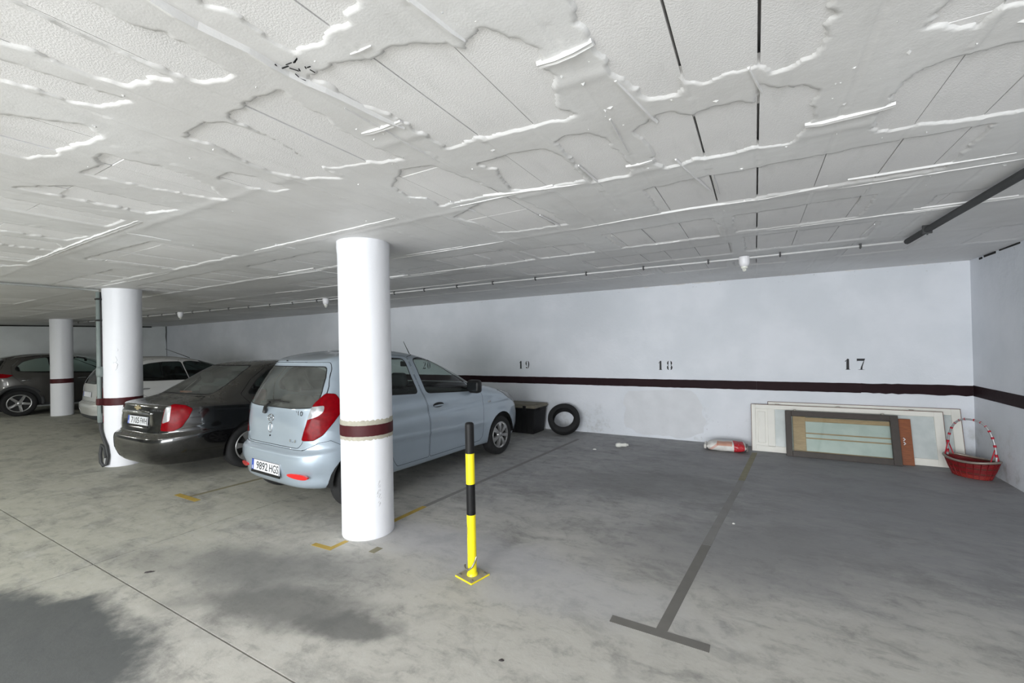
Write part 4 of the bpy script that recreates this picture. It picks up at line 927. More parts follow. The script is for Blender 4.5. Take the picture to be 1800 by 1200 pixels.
for sg in (1, -1):
    handle(car, 1.075, 0.885, sg*surf_y(G, 1.075, 0.885, 1), sg, 'paint_silver_blue'); handle(car, 0.10, 0.92, sg*surf_y(G, 0.10, 0.92, 1), sg, 'paint_silver_blue')
    mirror(car, 1.735, 1.045, sg*0.715, sg, 'trim_black', 0.088)
    o = box('side_indicator', 2.06, 2.12, -0.006, 0.006, 0.79, 0.815, 'lamp_white', car, 0.004); o.location = (0, sg*surf_y(G, 2.09, 0.80, 1), 0)
    xr_ = surf_x(G, sg*0.60, 0.40)
    n = 24; pts = [(0.125*math.cos(2*math.pi*i/n)*(1.0+0.12*math.cos(2*math.pi*i/n)), 0.024*math.sin(2*math.pi*i/n)) for i in range(n)]
    o = fix(mesh('rear_reflector', *prism(pts, -0.004, 0.018, 'yz'), 'lamp_red_bright', car)); o.location = (surf_x(G, sg*0.50, 0.395)-0.004, sg*0.50, 0.395); o.rotation_euler = (R(sg*-4), 0, R(sg*-14))
plate(car, surf_x(G, 0, 0.43)-0.012, 0.435, R(4), '9892 HGS')
# badge: an oval with a slanted H, above the chrome-edged release
bx = surf_x(G, 0.03, 0.90)-0.004
bd = empty('badge', (bx, 0.03, 0.905), 0, car); bd.rotation_euler = (0, R(4), 0)
pts = [(0, 0.055*math.cos(a), 0.033*math.sin(a)) for a in np.linspace(0, 2*math.pi, 33)[:-1]]
mesh('badge_ring', *tube(pts, 0.0045, 6, True), 'chrome', bd, smooth=True)
for p0, p1 in (((0.020, 0.026), (0.030, -0.026)), ((-0.030, 0.026), (-0.020, -0.026)), ((0.026, -0.004), (-0.026, 0.006))): mesh('badge_stroke', *tube([(-0.002, p0[0], p0[1]), (-0.002, p1[0], p1[1])], 0.0045, 6), 'chrome', bd)
pts = [(0, 0.030*math.copysign(abs(math.cos(a))**0.6, math.cos(a)), -0.095+0.048*math.copysign(abs(math.sin(a))**0.6, math.sin(a))) for a in np.linspace(0, 2*math.pi, 33)[:-1]]
mesh('release_ring', *tube(pts, 0.004, 6, True), 'chrome', bd, smooth=True)
pts = [(0.026*math.copysign(abs(math.cos(a))**0.6, math.cos(a)), -0.095+0.044*math.copysign(abs(math.sin(a))**0.6, math.sin(a))) for a in np.linspace(0, 2*math.pi, 25)[:-1]]
fix(mesh('release_pad', *prism(pts, -0.003, 0.003, 'yz'), 'paint_silver_blue', bd))
mesh('lock', *lathe([(0, -0.004), (0.008, -0.003), (0.008, 0.004)], 14, 'x'), 'trim_black', bd).location = (0, -0.0, -0.175)
rear_text(car, 'badge_lettering', 'i10', surf_x(G, -0.46, 0.985)-0.012, -0.445, 0.975, 0.10, 0.045, 'chrome', R(4), R(4))['label'] = 'chrome lettering i10'
rear_text(car, 'badge_lettering', '1.1', surf_x(G, -0.38, 0.72)-0.010, -0.38, 0.715, 0.09, 0.026, 'chrome', R(2), R(4))['label'] = 'small chrome lettering 1.1'
# wiper
wx0 = surf_x(G, 0.12, 0.985)-0.02
mesh('wiper_arm', *tube([(wx0, 0.14, 0.955), (wx0-0.012, 0.10, 1.01), (wx0-0.005, 0.02, 1.065)], [0.022, 0.018, 0.010], 8), 'trim_black', car, smooth=True)
mesh('wiper_blade', *tube([(wx0+0.005, 0.10, 1.075), (wx0+0.0, -0.08, 1.085), (wx0+0.012, -0.30, 1.075)], [0.006, 0.010, 0.004], 6), 'trim_black', car, smooth=True)
mesh('washer_nozzle', *lathe([(0, 0.012), (0.008, 0.010), (0.010, 0.0)], 12), 'trim_black', car).location = (-0.235, 0.16, 1.462)
mesh('antenna', *tube([(1.37, 0, 1.47), (1.255, 0, 1.66)], [0.006, 0.003], 6), 'trim_black', car)
# ---------------------------------------------------------------- black sedan
SEDAN = [(0.25, 3.25, 0.22, 0.60, 0.26, -0.70, 4, 5, 2, 2), (0.19, 3.38, 0.21, 0.80, 0.215, -0.93, 4, 4.5, 2, 3), (0.27, 3.45, 0.27, 0.83, 0.25, -0.985, 4, 4.5, 2, 3), (0.36, 3.47, 0.36, 0.85, 0.37, -1.025, 4, 5, 2, 3), (0.50, 3.47, 0.50, 0.862, 0.485, -1.03, 4, 5, 2, 3),
  (0.58, 3.45, 0.585, 0.865, 0.55, -1.015, 4, 5, 2, 3), (0.62, 3.43, 0.625, 0.863, 0.578, -0.972, 4, 5, 2, 3), (0.66, 3.40, 0.665, 0.862, 0.605, -0.950, 4, 5, 2, 3), (0.73, 3.30, 0.745, 0.857, 0.74, -0.945, 4, 5, 2, 3), (0.80, 3.10, 0.82, 0.846, 0.88, -0.925, 4, 5, 2, 3), (0.855, 2.85, 0.865, 0.832, 0.938, -0.905, 4, 5, 2, 3), (0.90, 2.55, 0.895, 0.815, 0.952, -0.86, 4, 5, 2, 3), (0.945, 2.25, 0.92, 0.80, 0.975, -0.68, 4, 5, 2, 3.5),
  (0.985, 2.08, 0.955, 0.785, 1.005, -0.515, 4, 5.5, 2, 4), (1.07, 1.88, 1.05, 0.745, 1.085, -0.36, 4, 5.5, 2, 3), (1.20, 1.58, 1.18, 0.69, 1.21, -0.15, 4, 5, 2, 3), (1.325, 1.27, 1.305, 0.63, 1.325, 0.06, 4, 5, 2, 3), (1.385, 1.08, 1.372, 0.575, 1.378, 0.19, 4, 5, 2, 3), (1.415, 0.95, 1.408, 0.47, 1.41, 0.32, 4, 4, 2, 3), (1.43, 0.82, 1.428, 0.25, 1.428, 0.46, 3, 3, 2, 2), (1.434, 0.68, 1.434, 0.01, 1.434, 0.60, 2, 2, 2, 2)]
def disp_sedan(V):
    V = flare(V.copy(), (0, 2.6), 0.30, 0.014)
    sd = np.abs(V[:, 1]) > 0.55; zl = 0.53; k = np.exp(-((V[:, 2]-zl)/0.02)**2)*(V[:, 0] > 0.4)*(V[:, 0] < 2.2)*sd; V[:, 1] += np.sign(V[:, 1])*0.010*k
    # number plate recess and the ledge above it on the boot lid
    k = np.clip((0.36-np.abs(V[:, 1]))/0.04, 0, 1)*np.clip((V[:, 2]-0.645)/0.03, 0, 1)*np.clip((0.83-V[:, 2])/0.03, 0, 1)*(V[:, 0] < -0.6); V[:, 0] += 0.035*k
    return V
cfgS = dict(paint='paint_black', wb=2.6, r=0.30, rim=0.20, tw=0.19, w=0.855, spokes=6, style='petal', tub_rows=50, xf=3.47, xb=-1.03, seat_x=1.15, dash_x=1.70, mirror_z=1.27, ra=0.345, glassmat='car_glass_dark', rearglass='car_glass_dusty',
  doors=[[(1.02, 0.28), (1.03, 0.70), (1.0, 0.93), (0.93, 1.15), (0.90, 1.365), (1.1, 1.36), (1.3, 1.28), (1.6, 1.13), (1.85, 0.98), (1.98, 0.90), (2.04, 0.80), (2.03, 0.5), (2.02, 0.30), (1.9, 0.27)], [(1.00, 0.28), (1.01, 0.70), (0.98, 0.93), (0.91, 1.15), (0.88, 1.368), (0.6, 1.385), (0.35, 1.34), (0.10, 1.18), (-0.08, 1.0), (0.02, 0.84), (0.25, 0.66), (0.37, 0.48), (0.40, 0.34), (0.46, 0.28)]],
  glass=[([(1.03, 0.955), (0.97, 1.15), (0.94, 1.325), (1.10, 1.32), (1.28, 1.245), (1.56, 1.10), (1.76, 0.965), (1.74, 0.94)], 'side_window0', 0.012), ([(0.945, 0.958), (0.88, 1.15), (0.85, 1.335), (0.60, 1.345), (0.38, 1.30), (0.17, 1.16), (0.03, 1.02), (0.03, 0.985)], 'side_window1', 0.012)],
  side_cuts=[([(-1.3, 0.1), (-1.3, 0.588), (-0.95, 0.588), (-0.80, 0.64), (-0.66, 0.66), (-0.45, 0.60), (-0.27, 0.50), (-0.3, 0.2), (-0.3, 0.1)], 'rear_bumper')],
  headlamp=[(2.85, 0.84), (3.1, 0.80), (3.3, 0.70), (3.36, 0.62), (3.2, 0.62), (2.95, 0.72)],
  tailgate=[(-0.50, 0.60), (0.50, 0.60), (0.54, 0.68), (0.60, 0.85), (0.62, 0.945), (0.60, 1.0), (-0.60, 1.0), (-0.62, 0.945), (-0.60, 0.85), (-0.54, 0.68)],
  boot_top=[(-0.99, -0.61), (-0.50, -0.64), (-0.50, 0.64), (-0.99, 0.61)],
  rear_glass=[(-0.62, 1.03), (0.62, 1.03), (0.565, 1.22), (0.50, 1.365), (-0.50, 1.365), (-0.565, 1.22)], rseal=0.012,
  windshield=[(-0.68, 1.0), (0.68, 1.0), (0.62, 1.20), (0.54, 1.36), (-0.54, 1.36), (-0.62, 1.20)],
  lamp=[(-0.265, 0.635), (-0.13, 0.625), (-0.04, 0.67), (0.03, 0.79), (0.06, 0.88), (-0.01, 0.925), (-0.14, 0.945), (-0.22, 0.90)],
  lamp_white=[(-0.212, 0.915), (-0.15, 0.93), (-0.165, 0.75), (-0.245, 0.72)])
car, G = base_car('sedan_car', 'dusty black sedan parked with its boot beside the piped column', SEDAN, cfgS, disp_sedan)
place(car, -6.83, 3.345, -1.0)
for sg in (1, -1):
    handle(car, 1.16, 0.84, sg*surf_y(G, 1.16, 0.84, 1), sg, 'paint_black'); handle(car, 0.14, 0.86, sg*surf_y(G, 0.14, 0.86, 1), sg, 'paint_black'); mirror(car, 1.78, 0.99, sg*0.77, sg, 'paint_black')
plate(car, surf_x(G, 0, 0.73)+0.018, 0.735, R(5), '7105 FWH')
xb = surf_x(G, 0, 0.85)
V, F = tube([(xb-0.012, 0.36, 0.838), (xb-0.018, 0.15, 0.842), (xb-0.020, 0, 0.843), (xb-0.018, -0.15, 0.842), (xb-0.012, -0.36, 0.838)], 0.016, 8); mesh('boot_trim', V, F, 'chrome', car, smooth=True)
pts = [(-0.075, 0.012), (-0.03, 0.012), (-0.026, 0.028), (0.022, 0.028), (0.026, 0.012), (0.075, 0.012), (0.068, -0.012), (0.026, -0.012), (0.022, -0.028), (-0.030, -0.028), (-0.034, -0.012), (-0.08, -0.012)]
simple('badge_gold', srgb(206, 190, 150), 0.3, 0.6)
o = fix(mesh('badge', *prism(pts, -0.004, 0.004, 'yz'), 'badge_gold', car)); o.location = (surf_x(G, 0, 0.895)-0.006, 0.0, 0.895); o.rotation_euler = (0, R(10), 0); o['label'] = 'gold bow tie shaped badge'
rear_text(car, 'badge_lettering', 'CHEVROLET', surf_x(G, -0.45, 0.875)-0.012, -0.43, 0.875, 0.21, 0.022, 'chrome', R(8), R(5))['label'] = 'chrome lettering CHEVROLET'
simple('sticker_orange', srgb(190, 110, 80), 0.6)
box('brake_light', -0.42, -0.36, -0.10, 0.10, 1.03, 1.05, 'sticker_orange', car, 0.004)
# ---------------------------------------------------------------- pale silver hatchback behind the piped column
def scaled(rings, sx, sy, sz, x0=0.0):
    out = []
    for r_ in rings: out.append((r_[0]*sz, r_[1]*sx, r_[2]*sz, r_[3]*sy, r_[4]*sz, r_[5]*sx, *r_[6:]))
    return out
def sp(poly, sx, sz): return [(a*sx, b_*sz) for a, b_ in poly]
def scale_cfg(c, sx, sy, sz, **kw):
    d = dict(c)
    d['doors'] = [sp(p_, sx, sz) for p_ in c['doors']]; d['glass'] = [(sp(p_, sx, sz), n, g_) for p_, n, g_ in c['glass']]
    d['side_cuts'] = [(sp(p_, sx, sz), n) for p_, n in c.get('side_cuts', [])]; d['headlamp'] = sp(c['headlamp'], sx, sz)
    for k in ('tailgate', 'rear_glass', 'windshield'): d[k] = sp(c[k], sy, sz)
    for k in ('lamp', 'lamp_white'): d[k] = sp(c[k], (sx+sy)/2, sz)
    d['wb'] = c['wb']*sx; d['w'] = c['w']*sy; d['xf'] *= sx; d['xb'] *= sx; d['seat_x'] *= sx; d['dash_x'] *= sx; d['mirror_z'] *= sz; d['hz'] = sz; d.update(kw); return d
SX, SY, SZ = 1.06, 1.07, 0.96
cW = scale_cfg(cfgH, SX, SY, SZ, paint='paint_pale_silver', glassmat='car_glass_dark', rearglass='car_glass_dark', r=0.30, rim=0.20, ra=0.35, tw=0.18, res=(3, 18), tub_rows=33, spokes=5, style='bar')
cW['glass'] = [(sp([(0.935, 1.02), (0.885, 1.23), (0.845, 1.415), (0.98, 1.425), (1.18, 1.385), (1.45, 1.272), (1.66, 1.145), (1.82, 1.015), (1.78, 0.985), (1.4, 1.0)], SX, SZ), 'side_window0', 0.014),
               (sp([(0.90, 1.02), (0.84, 1.24), (0.80, 1.42), (0.5, 1.425), (0.28, 1.40), (0.03, 1.33), (-0.13, 1.24), (-0.20, 1.16), (-0.16, 1.07), (0.3, 1.04)], SX, SZ), 'side_window1', 0.014)]
cW['side_cuts'] = cW['side_cuts']+[(sp([(-0.8, 0.1), (-0.8, 0.36), (-0.45, 0.37), (-0.2, 0.36), (-0.2, 0.1)], SX, SZ), 'lower_trim')]
cW['side_cuts'] = [cW['side_cuts'][1], cW['side_cuts'][0]]; cW['trim_mat'] = 'cladding_grey'
car, G = base_car('hatchback_car', 'pale silver hatchback half hidden behind the piped white column', scaled(HATCH, SX, SY, SZ), cW, disp_hatch)
place(car, -11.9, 3.95, 5.0)
for sg in (1, -1):
    for hx in (1.10, 0.16): handle(car, hx, 0.84, sg*surf_y(G, hx, 0.84, 1), sg, 'chrome', 0.20, cup='paint_pale_silver')
    mirror(car, 1.92, 0.98, sg*0.79, sg, 'paint_pale_silver')
plate(car, surf_x(G, 0, 0.74)-0.015, 0.76, R(4), None, dealer=False)
mesh('antenna', *tube([(1.25, 0, 1.44), (0.78, 0, 1.66)], [0.008, 0.004], 6), 'trim_black', car)
# ---------------------------------------------------------------- dark grey crossover at the far left
SX, SY, SZ = 1.09, 1.09, 1.035
cU = scale_cfg(cfgH, SX, SY, SZ, paint='paint_dark_grey', glassmat='car_glass', rearglass='car_glass_dark', r=0.335, rim=0.225, ra=0.40, tw=0.205, res=(3, 18), tub_rows=33, spokes=5, style='bar', trim_mat='cladding_grey')
cU['side_cuts'] = [(sp([(-0.8, 0.1), (-0.8, 0.36), (-0.4, 0.40), (0.4, 0.40), (2.0, 0.40), (3.2, 0.40), (3.2, 0.1)], SX, SZ), 'lower_trim')]
cU['lamp'] = [(0.14, 1.0), (0.42, 1.01), (0.50, 1.07), (0.30, 1.12), (0.14, 1.10)]; del cU['lamp_white']
cU['doors'] = [sp(p_, SX, SZ) for p_ in cfgH['doors']]
car, G = base_car('crossover_car', 'dark grey crossover with roof rails parked at the far left', scaled(HATCH, SX, SY, SZ), cU, lambda V: flare(V.copy(), (0, 2.594), 0.335, 0.022))
place(car, -17.5, 3.52, 4.0)
simple('roof_rail', srgb(150, 150, 148), 0.35, 0.8)
for sg in (1, -1):
    ys = sg*0.60; mesh('roof_rail', *tube([(-0.12, ys, 1.47), (-0.02, ys, 1.535), (0.35, ys, 1.585), (0.75, ys, 1.59), (1.02, ys, 1.565), (1.12, ys, 1.50)], [0.012, 0.017, 0.017, 0.017, 0.017, 0.012], 8), 'roof_rail', car, smooth=True)
    for hx in (1.17, 0.12): handle(car, hx, 0.93, sg*surf_y(G, hx, 0.93, 1), sg, 'chrome', 0.19, cup='paint_dark_grey')
    mirror(car, 1.97, 1.07, sg*0.80, sg, 'trim_black')
    for xw in (0, 2.594):                                    # dark wheel-arch cladding
        n = 22; V, F = [], []
        for i in range(n+1):
            a = R(-8+196*i/n); ca, sa = math.cos(a), math.sin(a); yb = 0.868
            for (q_, yy) in ((0.395, yb-0.03), (0.398, yb+0.012), (0.455, yb+0.010), (0.465, yb-0.03)): V.append((xw+q_*ca, sg*yy, 0.345+q_*sa))
        for i in range(n):
            for k in range(3): F.append((i*4+k, i*4+k+1, i*4+k+5, i*4+k+4))
        fix(mesh('arch_cladding', V, F, 'cladding_grey', car, smooth=True))
# ================================================================== CONDUITS, LAMPS, TUBES
simple('pvc_grey', srgb(150, 152, 150), 0.5, var=0.1, vscale=12)
simple('pvc_dark', srgb(58, 59, 60), 0.6, var=0.2, vscale=10)
simple('pvc_white', srgb(206, 206, 206), 0.45)
simple('pipe_grey_green', srgb(118, 128, 126), 0.5, var=0.12, vscale=8)
simple('cable_red', srgb(150, 40, 60), 0.5); simple('cable_black', srgb(28, 28, 28), 0.6)
simple('lamp_plastic', srgb(236, 235, 238), 0.35); simple('lamp_glass', srgb(238, 238, 228), 0.15, coat=1.0)
def conduit(name, label, pts, r, mat, clip=0.55, clipmat='pvc_dark', drop=0.0):
    c = empty(name, pts[0]); tag(c, label, 'conduit'); o0 = Vector(pts[0]); L = [tuple(Vector(p_)-o0) for p_ in pts]
    mesh('tube', *tube(L, r, 8), mat, c, smooth=True)
    first = None
    for a, b_ in zip(L[:-1], L[1:]):
        a, b_ = Vector(a), Vector(b_); n = int((b_-a).length/clip)
        for k in range(n):
            p_ = a.lerp(b_, (k+0.5)/max(1, n)); d = (b_-a).normalized()
            if abs(d.z) > 0.5: M = Matrix.Translation(p_)
            else: M = Matrix.Translation(p_)@Matrix.Rotation(math.atan2(d.y, d.x), 4, 'Z')
            if first is None:
                V, F = merge((boxv(-0.009, 0.009, -r-0.004, r+0.004, -r-0.005, r+0.012), BOXF), (boxv(-0.006, 0.006, -0.004, 0.004, -r-0.016, -r), BOXF)); first = mesh('clip', V, F, clipmat, c); first.matrix_local = M
            else: shared('clip', first, c, M)
    return c
zc = H-0.036
conduit('conduit', 'thin pale conduit clipped across the ceiling parallel to the white back wall', [(1.235, 5.30, zc), (-0.087, 5.315, zc), (-2.92, 5.215, zc), (-6.67, 5.17, zc), (-11.33, 4.90, zc), (-17.6, 4.55, zc)], 0.011, 'pvc_white', 0.62)
conduit('conduit', 'dark dusty conduit running over the ceiling beside the right wall', [(1.24, 5.262, H-0.046), (1.265, 4.3, H-0.046), (1.295, 3.42, H-0.046), (1.345, 1.7, H-0.046), (1.39, -1.0, H-0.046)], 0.026, 'pvc_dark', 0.95)
conduit('conduit', 'grey conduit on the ceiling leading from the piped column towards the aisle', [(-8.04, 2.43, H-0.035), (-8.02, 2.25, H-0.030), (-8.06, 1.5, H-0.030), (-8.10, 0.2, H-0.030)], 0.016, 'pvc_grey', 0.8)
conduit('conduit', 'dark cable under the ceiling along the far left wall', [(-18.25, 6.9, H-0.04), (-19.0, 4.4, H-0.04), (-19.9, 1.2, H-0.04)], 0.02, 'cable_black', 1.2)
def bulb_lamp(x, y, label):
    c = empty('ceiling_lamp', (x, y, H-0.018)); tag(c, label, 'lamp', 'bare lamp holders along the ceiling conduit')
    mesh('holder', *lathe([(0.0, 0.0), (0.052, 0.0), (0.054, -0.012), (0.052, -0.070), (0.044, -0.095), (0.034, -0.108), (0.0, -0.108)], 28), 'lamp_plastic', c, smooth=True)
    mesh('collar', *lathe([(0.030, -0.105), (0.036, -0.112), (0.034, -0.124), (0.026, -0.130), (0.0, -0.130)], 24), 'lamp_glass', c, smooth=True)
    for k in range(4):
        a = 2*math.pi*k/4+0.4; px, py = 0.014*math.cos(a), 0.014*math.sin(a)
        mesh('bulb_tube', *tube([(px, py, -0.125), (px, py, -0.150), (px*0.6, py*0.6, -0.157)], 0.0055, 8), 'lamp_glass', c, smooth=True)
bulb_lamp(-0.087, 5.315, 'white bulb holder on the ceiling above bay number 18')
bulb_lamp(-6.72, 5.12, 'white bulb holder on the ceiling seen just left of the nearest column')
bulb_lamp(-11.40, 4.85, 'small white bulb holder on the ceiling right of the piped column')
simple('fixture_white', srgb(228, 228, 226), 0.4)
def m_tube():
    m, nt, b = new_mat('tube_lit'); b.inputs['Base Color'].default_value = (1, 1, 1, 1); b.inputs['Emission Color'].default_value = (1, 0.985, 0.95, 1); b.inputs['Emission Strength'].default_value = 8.0
m_tube()
names = ['above the camera position', 'over the aisle near the sedan', 'over the aisle near the pale hatchback', 'over the aisle at the far left', 'near the right wall behind the camera']
for (x, y, a), nm in zip(TUBES, names):  # housings for the unseen tubes added as soft light
    c = empty('added_tube_light', (x, y, H-0.02)); tag(c, 'unseen white fluorescent batten light added '+nm, 'lamp')
    box('housing', -0.65, 0.65, -0.05, 0.05, -0.055, 0.012, 'fixture_white', c, 0.008)
    for s_ in (-1, 1):
        box('end_cap', s_*0.64-0.012, s_*0.64+0.012, -0.02, 0.02, -0.105, -0.05, 'fixture_white', c, 0.004)
    V, F = lathe([(0.013, -0.63), (0.013, 0.63)], 14, 'x'); mesh('tube', V, F, 'tube_lit', c, smooth=True).location = (0, 0, -0.085)
# ---- pipe, cable and coil on the second column
pp = empty('cable_pipe', (-8.04, 2.43, 0)); tag(pp, 'grey vertical cable pipe with coiled black end fixed to a white column', 'pipe')
mesh('pipe', *tube([(0, 0, H-0.056), (0, 0, 1.36), (0, 0, 0.80), (0.004, 0.0, 0.62)], 0.030, 12), 'pipe_grey_green', pp, smooth=True)
mesh('cable', *tube([(0.036, 0.034, H-0.056), (0.03, 0.03, 1.8), (0.036, 0.034, 1.2), (0.034, 0.030, 0.62)], 0.007, 6), 'cable_red', pp, smooth=True)
mesh('cable', *tube([(0.026, 0.010, H-0.056), (0.040, 0.012, 2.1), (0.030, 0.016, 1.4), (0.036, 0.012, 0.75)], 0.008, 6), 'cable_black', pp, smooth=True)
mesh('junction_box', *lathe([(0, -0.075), (0.038, -0.07), (0.044, -0.03), (0.044, 0.03), (0.038, 0.07), (0, 0.075)], 14), 'pipe_grey_green', pp, smooth=True).location = (0.012, 0.004, 1.33)
box('strap', -0.035, 0.05, -0.035, 0.06, 0.86, 0.955, 'stripe_maroon', pp, 0.01)
for z in (2.05, 2.35): box('strap', -0.034, 0.05, -0.034, 0.05, z-0.012, z+0.012, 'cable_black', pp, 0.004)
def cw(k, m, z): return (0.318*k+0.948*m, 0.948*k-0.318*m, z)      # k sideways over the column, m away from it
mesh('hose', *tube([cw(0, 0, 0.66), cw(0.005, 0.02, 0.54), cw(0.03, 0.09, 0.42), cw(0.065, 0.15, 0.30), cw(0.080, 0.165, 0.16), cw(0.065, 0.16, 0.05), cw(0.03, 0.13, 0.03), cw(0.005, 0.10, 0.08), cw(0.0, 0.09, 0.20), cw(0.015, 0.10, 0.32), cw(0.045, 0.14, 0.28), cw(0.06, 0.17, 0.14)], 0.021, 10), 'pvc_dark', pp, smooth=True)
# ================================================================== BOLLARD
simple('bollard_yellow', srgb(246, 226, 22), 0.38, coat=0.3); simple('bollard_black', srgb(18, 18, 20), 0.5, spec=0.3)
simple('bollard_plate', srgb(158, 152, 132), 0.6, var=0.25, vscale=25); simple('steel_worn', srgb(150, 146, 138), 0.4, 0.7)
bo = empty('bollard', (-1.735, 2.450, 0.0), R(-14)); tag(bo, 'yellow and black striped steel bollard standing in the empty bay', 'bollard')
BR = 0.0310
for k, (z0, z1, mt) in enumerate(((0.010, 0.425, 'bollard_yellow'), (0.425, 0.635, 'bollard_black'), (0.635, 0.845, 'bollard_yellow'), (0.845, 1.035, 'bollard_black'))):
    V, F = lathe([(BR, z0), (BR, z1)], 36); mesh('band', V, F, mt, bo, smooth=True)
mesh('cap', *lathe([(BR, 1.035), (BR*0.96, 1.048), (BR*0.7, 1.056), (0, 1.058)], 36), 'bollard_black', bo, smooth=True)
mesh('foot_ring', *lathe([(BR+0.008, 0.008), (BR+0.006, 0.022), (BR-0.001, 0.03)], 36), 'bollard_yellow', bo, smooth=True)
pl = box('base_plate', -0.085, 0.085, -0.085, 0.085, 0.0, 0.010, 'bollard_yellow', bo, 0.002, 1)
box('plate_top', -0.081, 0.081, -0.081, 0.081, 0.0095, 0.0112, 'bollard_plate', pl)
for a, b_ in ((-0.06, -0.06), (0.06, -0.06), (0.06, 0.06), (-0.06, 0.06)):
    mesh('bolt', *lathe([(0.010, 0.011), (0.010, 0.020), (0.005, 0.022), (0, 0.022)], 6), 'steel_worn', bo).location = (a, b_, 0)
hp = [(BR*1.02*math.cos(R(8)), 0.012, 0.135), (BR+0.012, -0.012, 0.115), (BR+0.006, -0.034, 0.085), (0.012, -BR-0.014, 0.062), (-0.020, -BR-0.012, 0.058), (-0.052, -BR+0.008, 0.060), (-0.062, -0.012, 0.060)]
mesh('lock_handle', *tube(hp, 0.0065, 8), 'steel_worn', bo, smooth=True)
vf = ([], [])
for (z, da, l) in ((0.345, -4, 0.05), (0.325, -1, 0.04), (0.31, -7, 0.035), (0.285, -8, 0.03), (0.15, 3, 0.02)):
    a = R(-100+da*2); vf = merge(vf, xf((boxv(0, 0.0005, -0.0014, 0.0014, -l/2, l/2), BOXF), Matrix.Rotation(a, 4, 'Z')@Matrix.Translation((BR+0.0002, 0, z))@Matrix.Rotation(0.25, 4, 'X')))
tag(mesh('scratches', *vf, 'steel_worn', bo), kind='stuff')
# ================================================================== WINDOW AND DOOR LEAVES LEANING ON THE WALL
simple('frame_white', srgb(232, 230, 222), 0.45, var=0.05, vscale=8); simple('frame_brown_edge', srgb(104, 62, 46), 0.6)
simple('wood_dark', srgb(62, 55, 50), 0.55, var=0.3, vscale=18, bump=0.2, bscale=30)
def m_wood(name, a, b_):
    m, nt, b = new_mat(name); g = NG(nt); pos = g.n('ShaderNodeTexCoord').outputs['Object']
    n = g.noise(g.mapv(pos, sc=(3, 30, 30)), 3, 5, 0.6, 0.8); g.put(b.inputs['Base Color'], g.mix(g.ramp(n, 0.3, 0.7), a, b_)); b.inputs['Roughness'].default_value = 0.5
m_wood('wood_pine', srgb(168, 134, 96), srgb(196, 160, 120)); m_wood('wood_orange', srgb(118, 60, 24), srgb(148, 82, 38))
glass_mat('pane_clear', (0.93, 0.96, 0.94, 1), 0.8)
def m_frost():
    m = bpy.data.materials.new('pane_frosted'); m.use_nodes = True; MATS['pane_frosted'] = m; nt = m.node_tree; b = nt.nodes['Principled BSDF']
    g = NG(nt); pos = g.n('ShaderNodeTexCoord').outputs['Object']
    g.put(b.inputs['Base Color'], g.mix(g.ramp(g.noise(pos, 5, 4), 0.3, 0.7), srgb(190, 198, 197), srgb(205, 211, 210))); b.inputs['Roughness'].default_value = 0.25; b.inputs['Specular IOR Level'].default_value = 0.6
m_frost()
def leaf(name, label, cat, x0, x1, hgt, yb, tilt, thick, members, panes, extra=None, edge=None, rz=0.0):
    # local frame: x along the wall, z up the leaf, y through it (negative = towards the room)
    c = empty(name, (x0, yb, 0.002)); c.rotation_euler = (R(-tilt), 0, rz); tag(c, label, cat); W = x1-x0
    for (nm, a0, a1, b0, b1, mt) in members:
        o = box(nm, a0*1.0, a1*1.0, 0, thick, b0, b1, mt, c, 0.003, 1)
    for (a0, a1, b0, b1, mt) in panes: box('pane', a0, a1, thick*0.45, thick*0.45+0.005, b0, b1, mt, c)
    if edge:
        e_ = 0.006
        for (a0, a1, b0, b1) in ((-e_, W+e_, hgt, hgt+e_), (-e_, W+e_, -0.0, -0.0+e_*0.0+0.0005), (-e_, 0, 0, hgt), (W, W+e_, 0, hgt)): box('edge_strip', a0, a1, 0.006, thick, b0, b1, edge, c)
    return c
# back white leaf
W, Hh = 2.03, 0.69
leaf('window_leaf', 'rearmost white glazed leaf with a thin brown edge leaning against the back wall', 'window', 0.14, 2.17, Hh, 7.165, 13, 0.035,
     [('stile', 0, 0.085, 0, Hh, 'frame_white'), ('stile', W-0.085, W, 0, Hh, 'frame_white'), ('rail', 0.085, W-0.085, Hh-0.075, Hh, 'frame_white'), ('rail', 0.085, W-0.085, 0, 0.085, 'frame_white')], [(0.08, W-0.08, 0.08, Hh-0.07, 'pane_frosted')], edge='frame_brown_edge')
W, Hh = 2.06, 0.66
c = leaf('window_leaf', 'long white leaf with a solid end panel leaning in front of another white leaf', 'window', -0.075, 1.985, Hh, 7.065, 14, 0.035,
     [('stile', 0, 0.05, 0, Hh, 'frame_white'), ('stile', W-0.085, W, 0, Hh, 'frame_white'), ('stile', 0.20, 0.29, 0.07, Hh-0.06, 'frame_white'), ('rail', 0.05, W-0.085, Hh-0.06, Hh, 'frame_white'), ('rail', 0.05, W-0.085, 0, 0.085, 'frame_white')], [(0.28, W-0.08, 0.08, Hh-0.055, 'pane_frosted')], edge='frame_brown_edge')
box('panel', 0.045, 0.205, 0.010, 0.028, 0.08, Hh-0.055, 'frame_white', c); box('raised_panel', 0.075, 0.175, 0.004, 0.014, 0.12, Hh-0.095, 'frame_white', c, 0.006, 1)
box('threshold_strip', 0.0, W, -0.012, 0.01, 0.0, 0.022, 'frame_white', c)
for xx in (0.3, 1.0, 1.75): box('hinge', xx, xx+0.045, 0.008, 0.026, Hh, Hh+0.018, 'steel_worn', c, 0.003, 1)
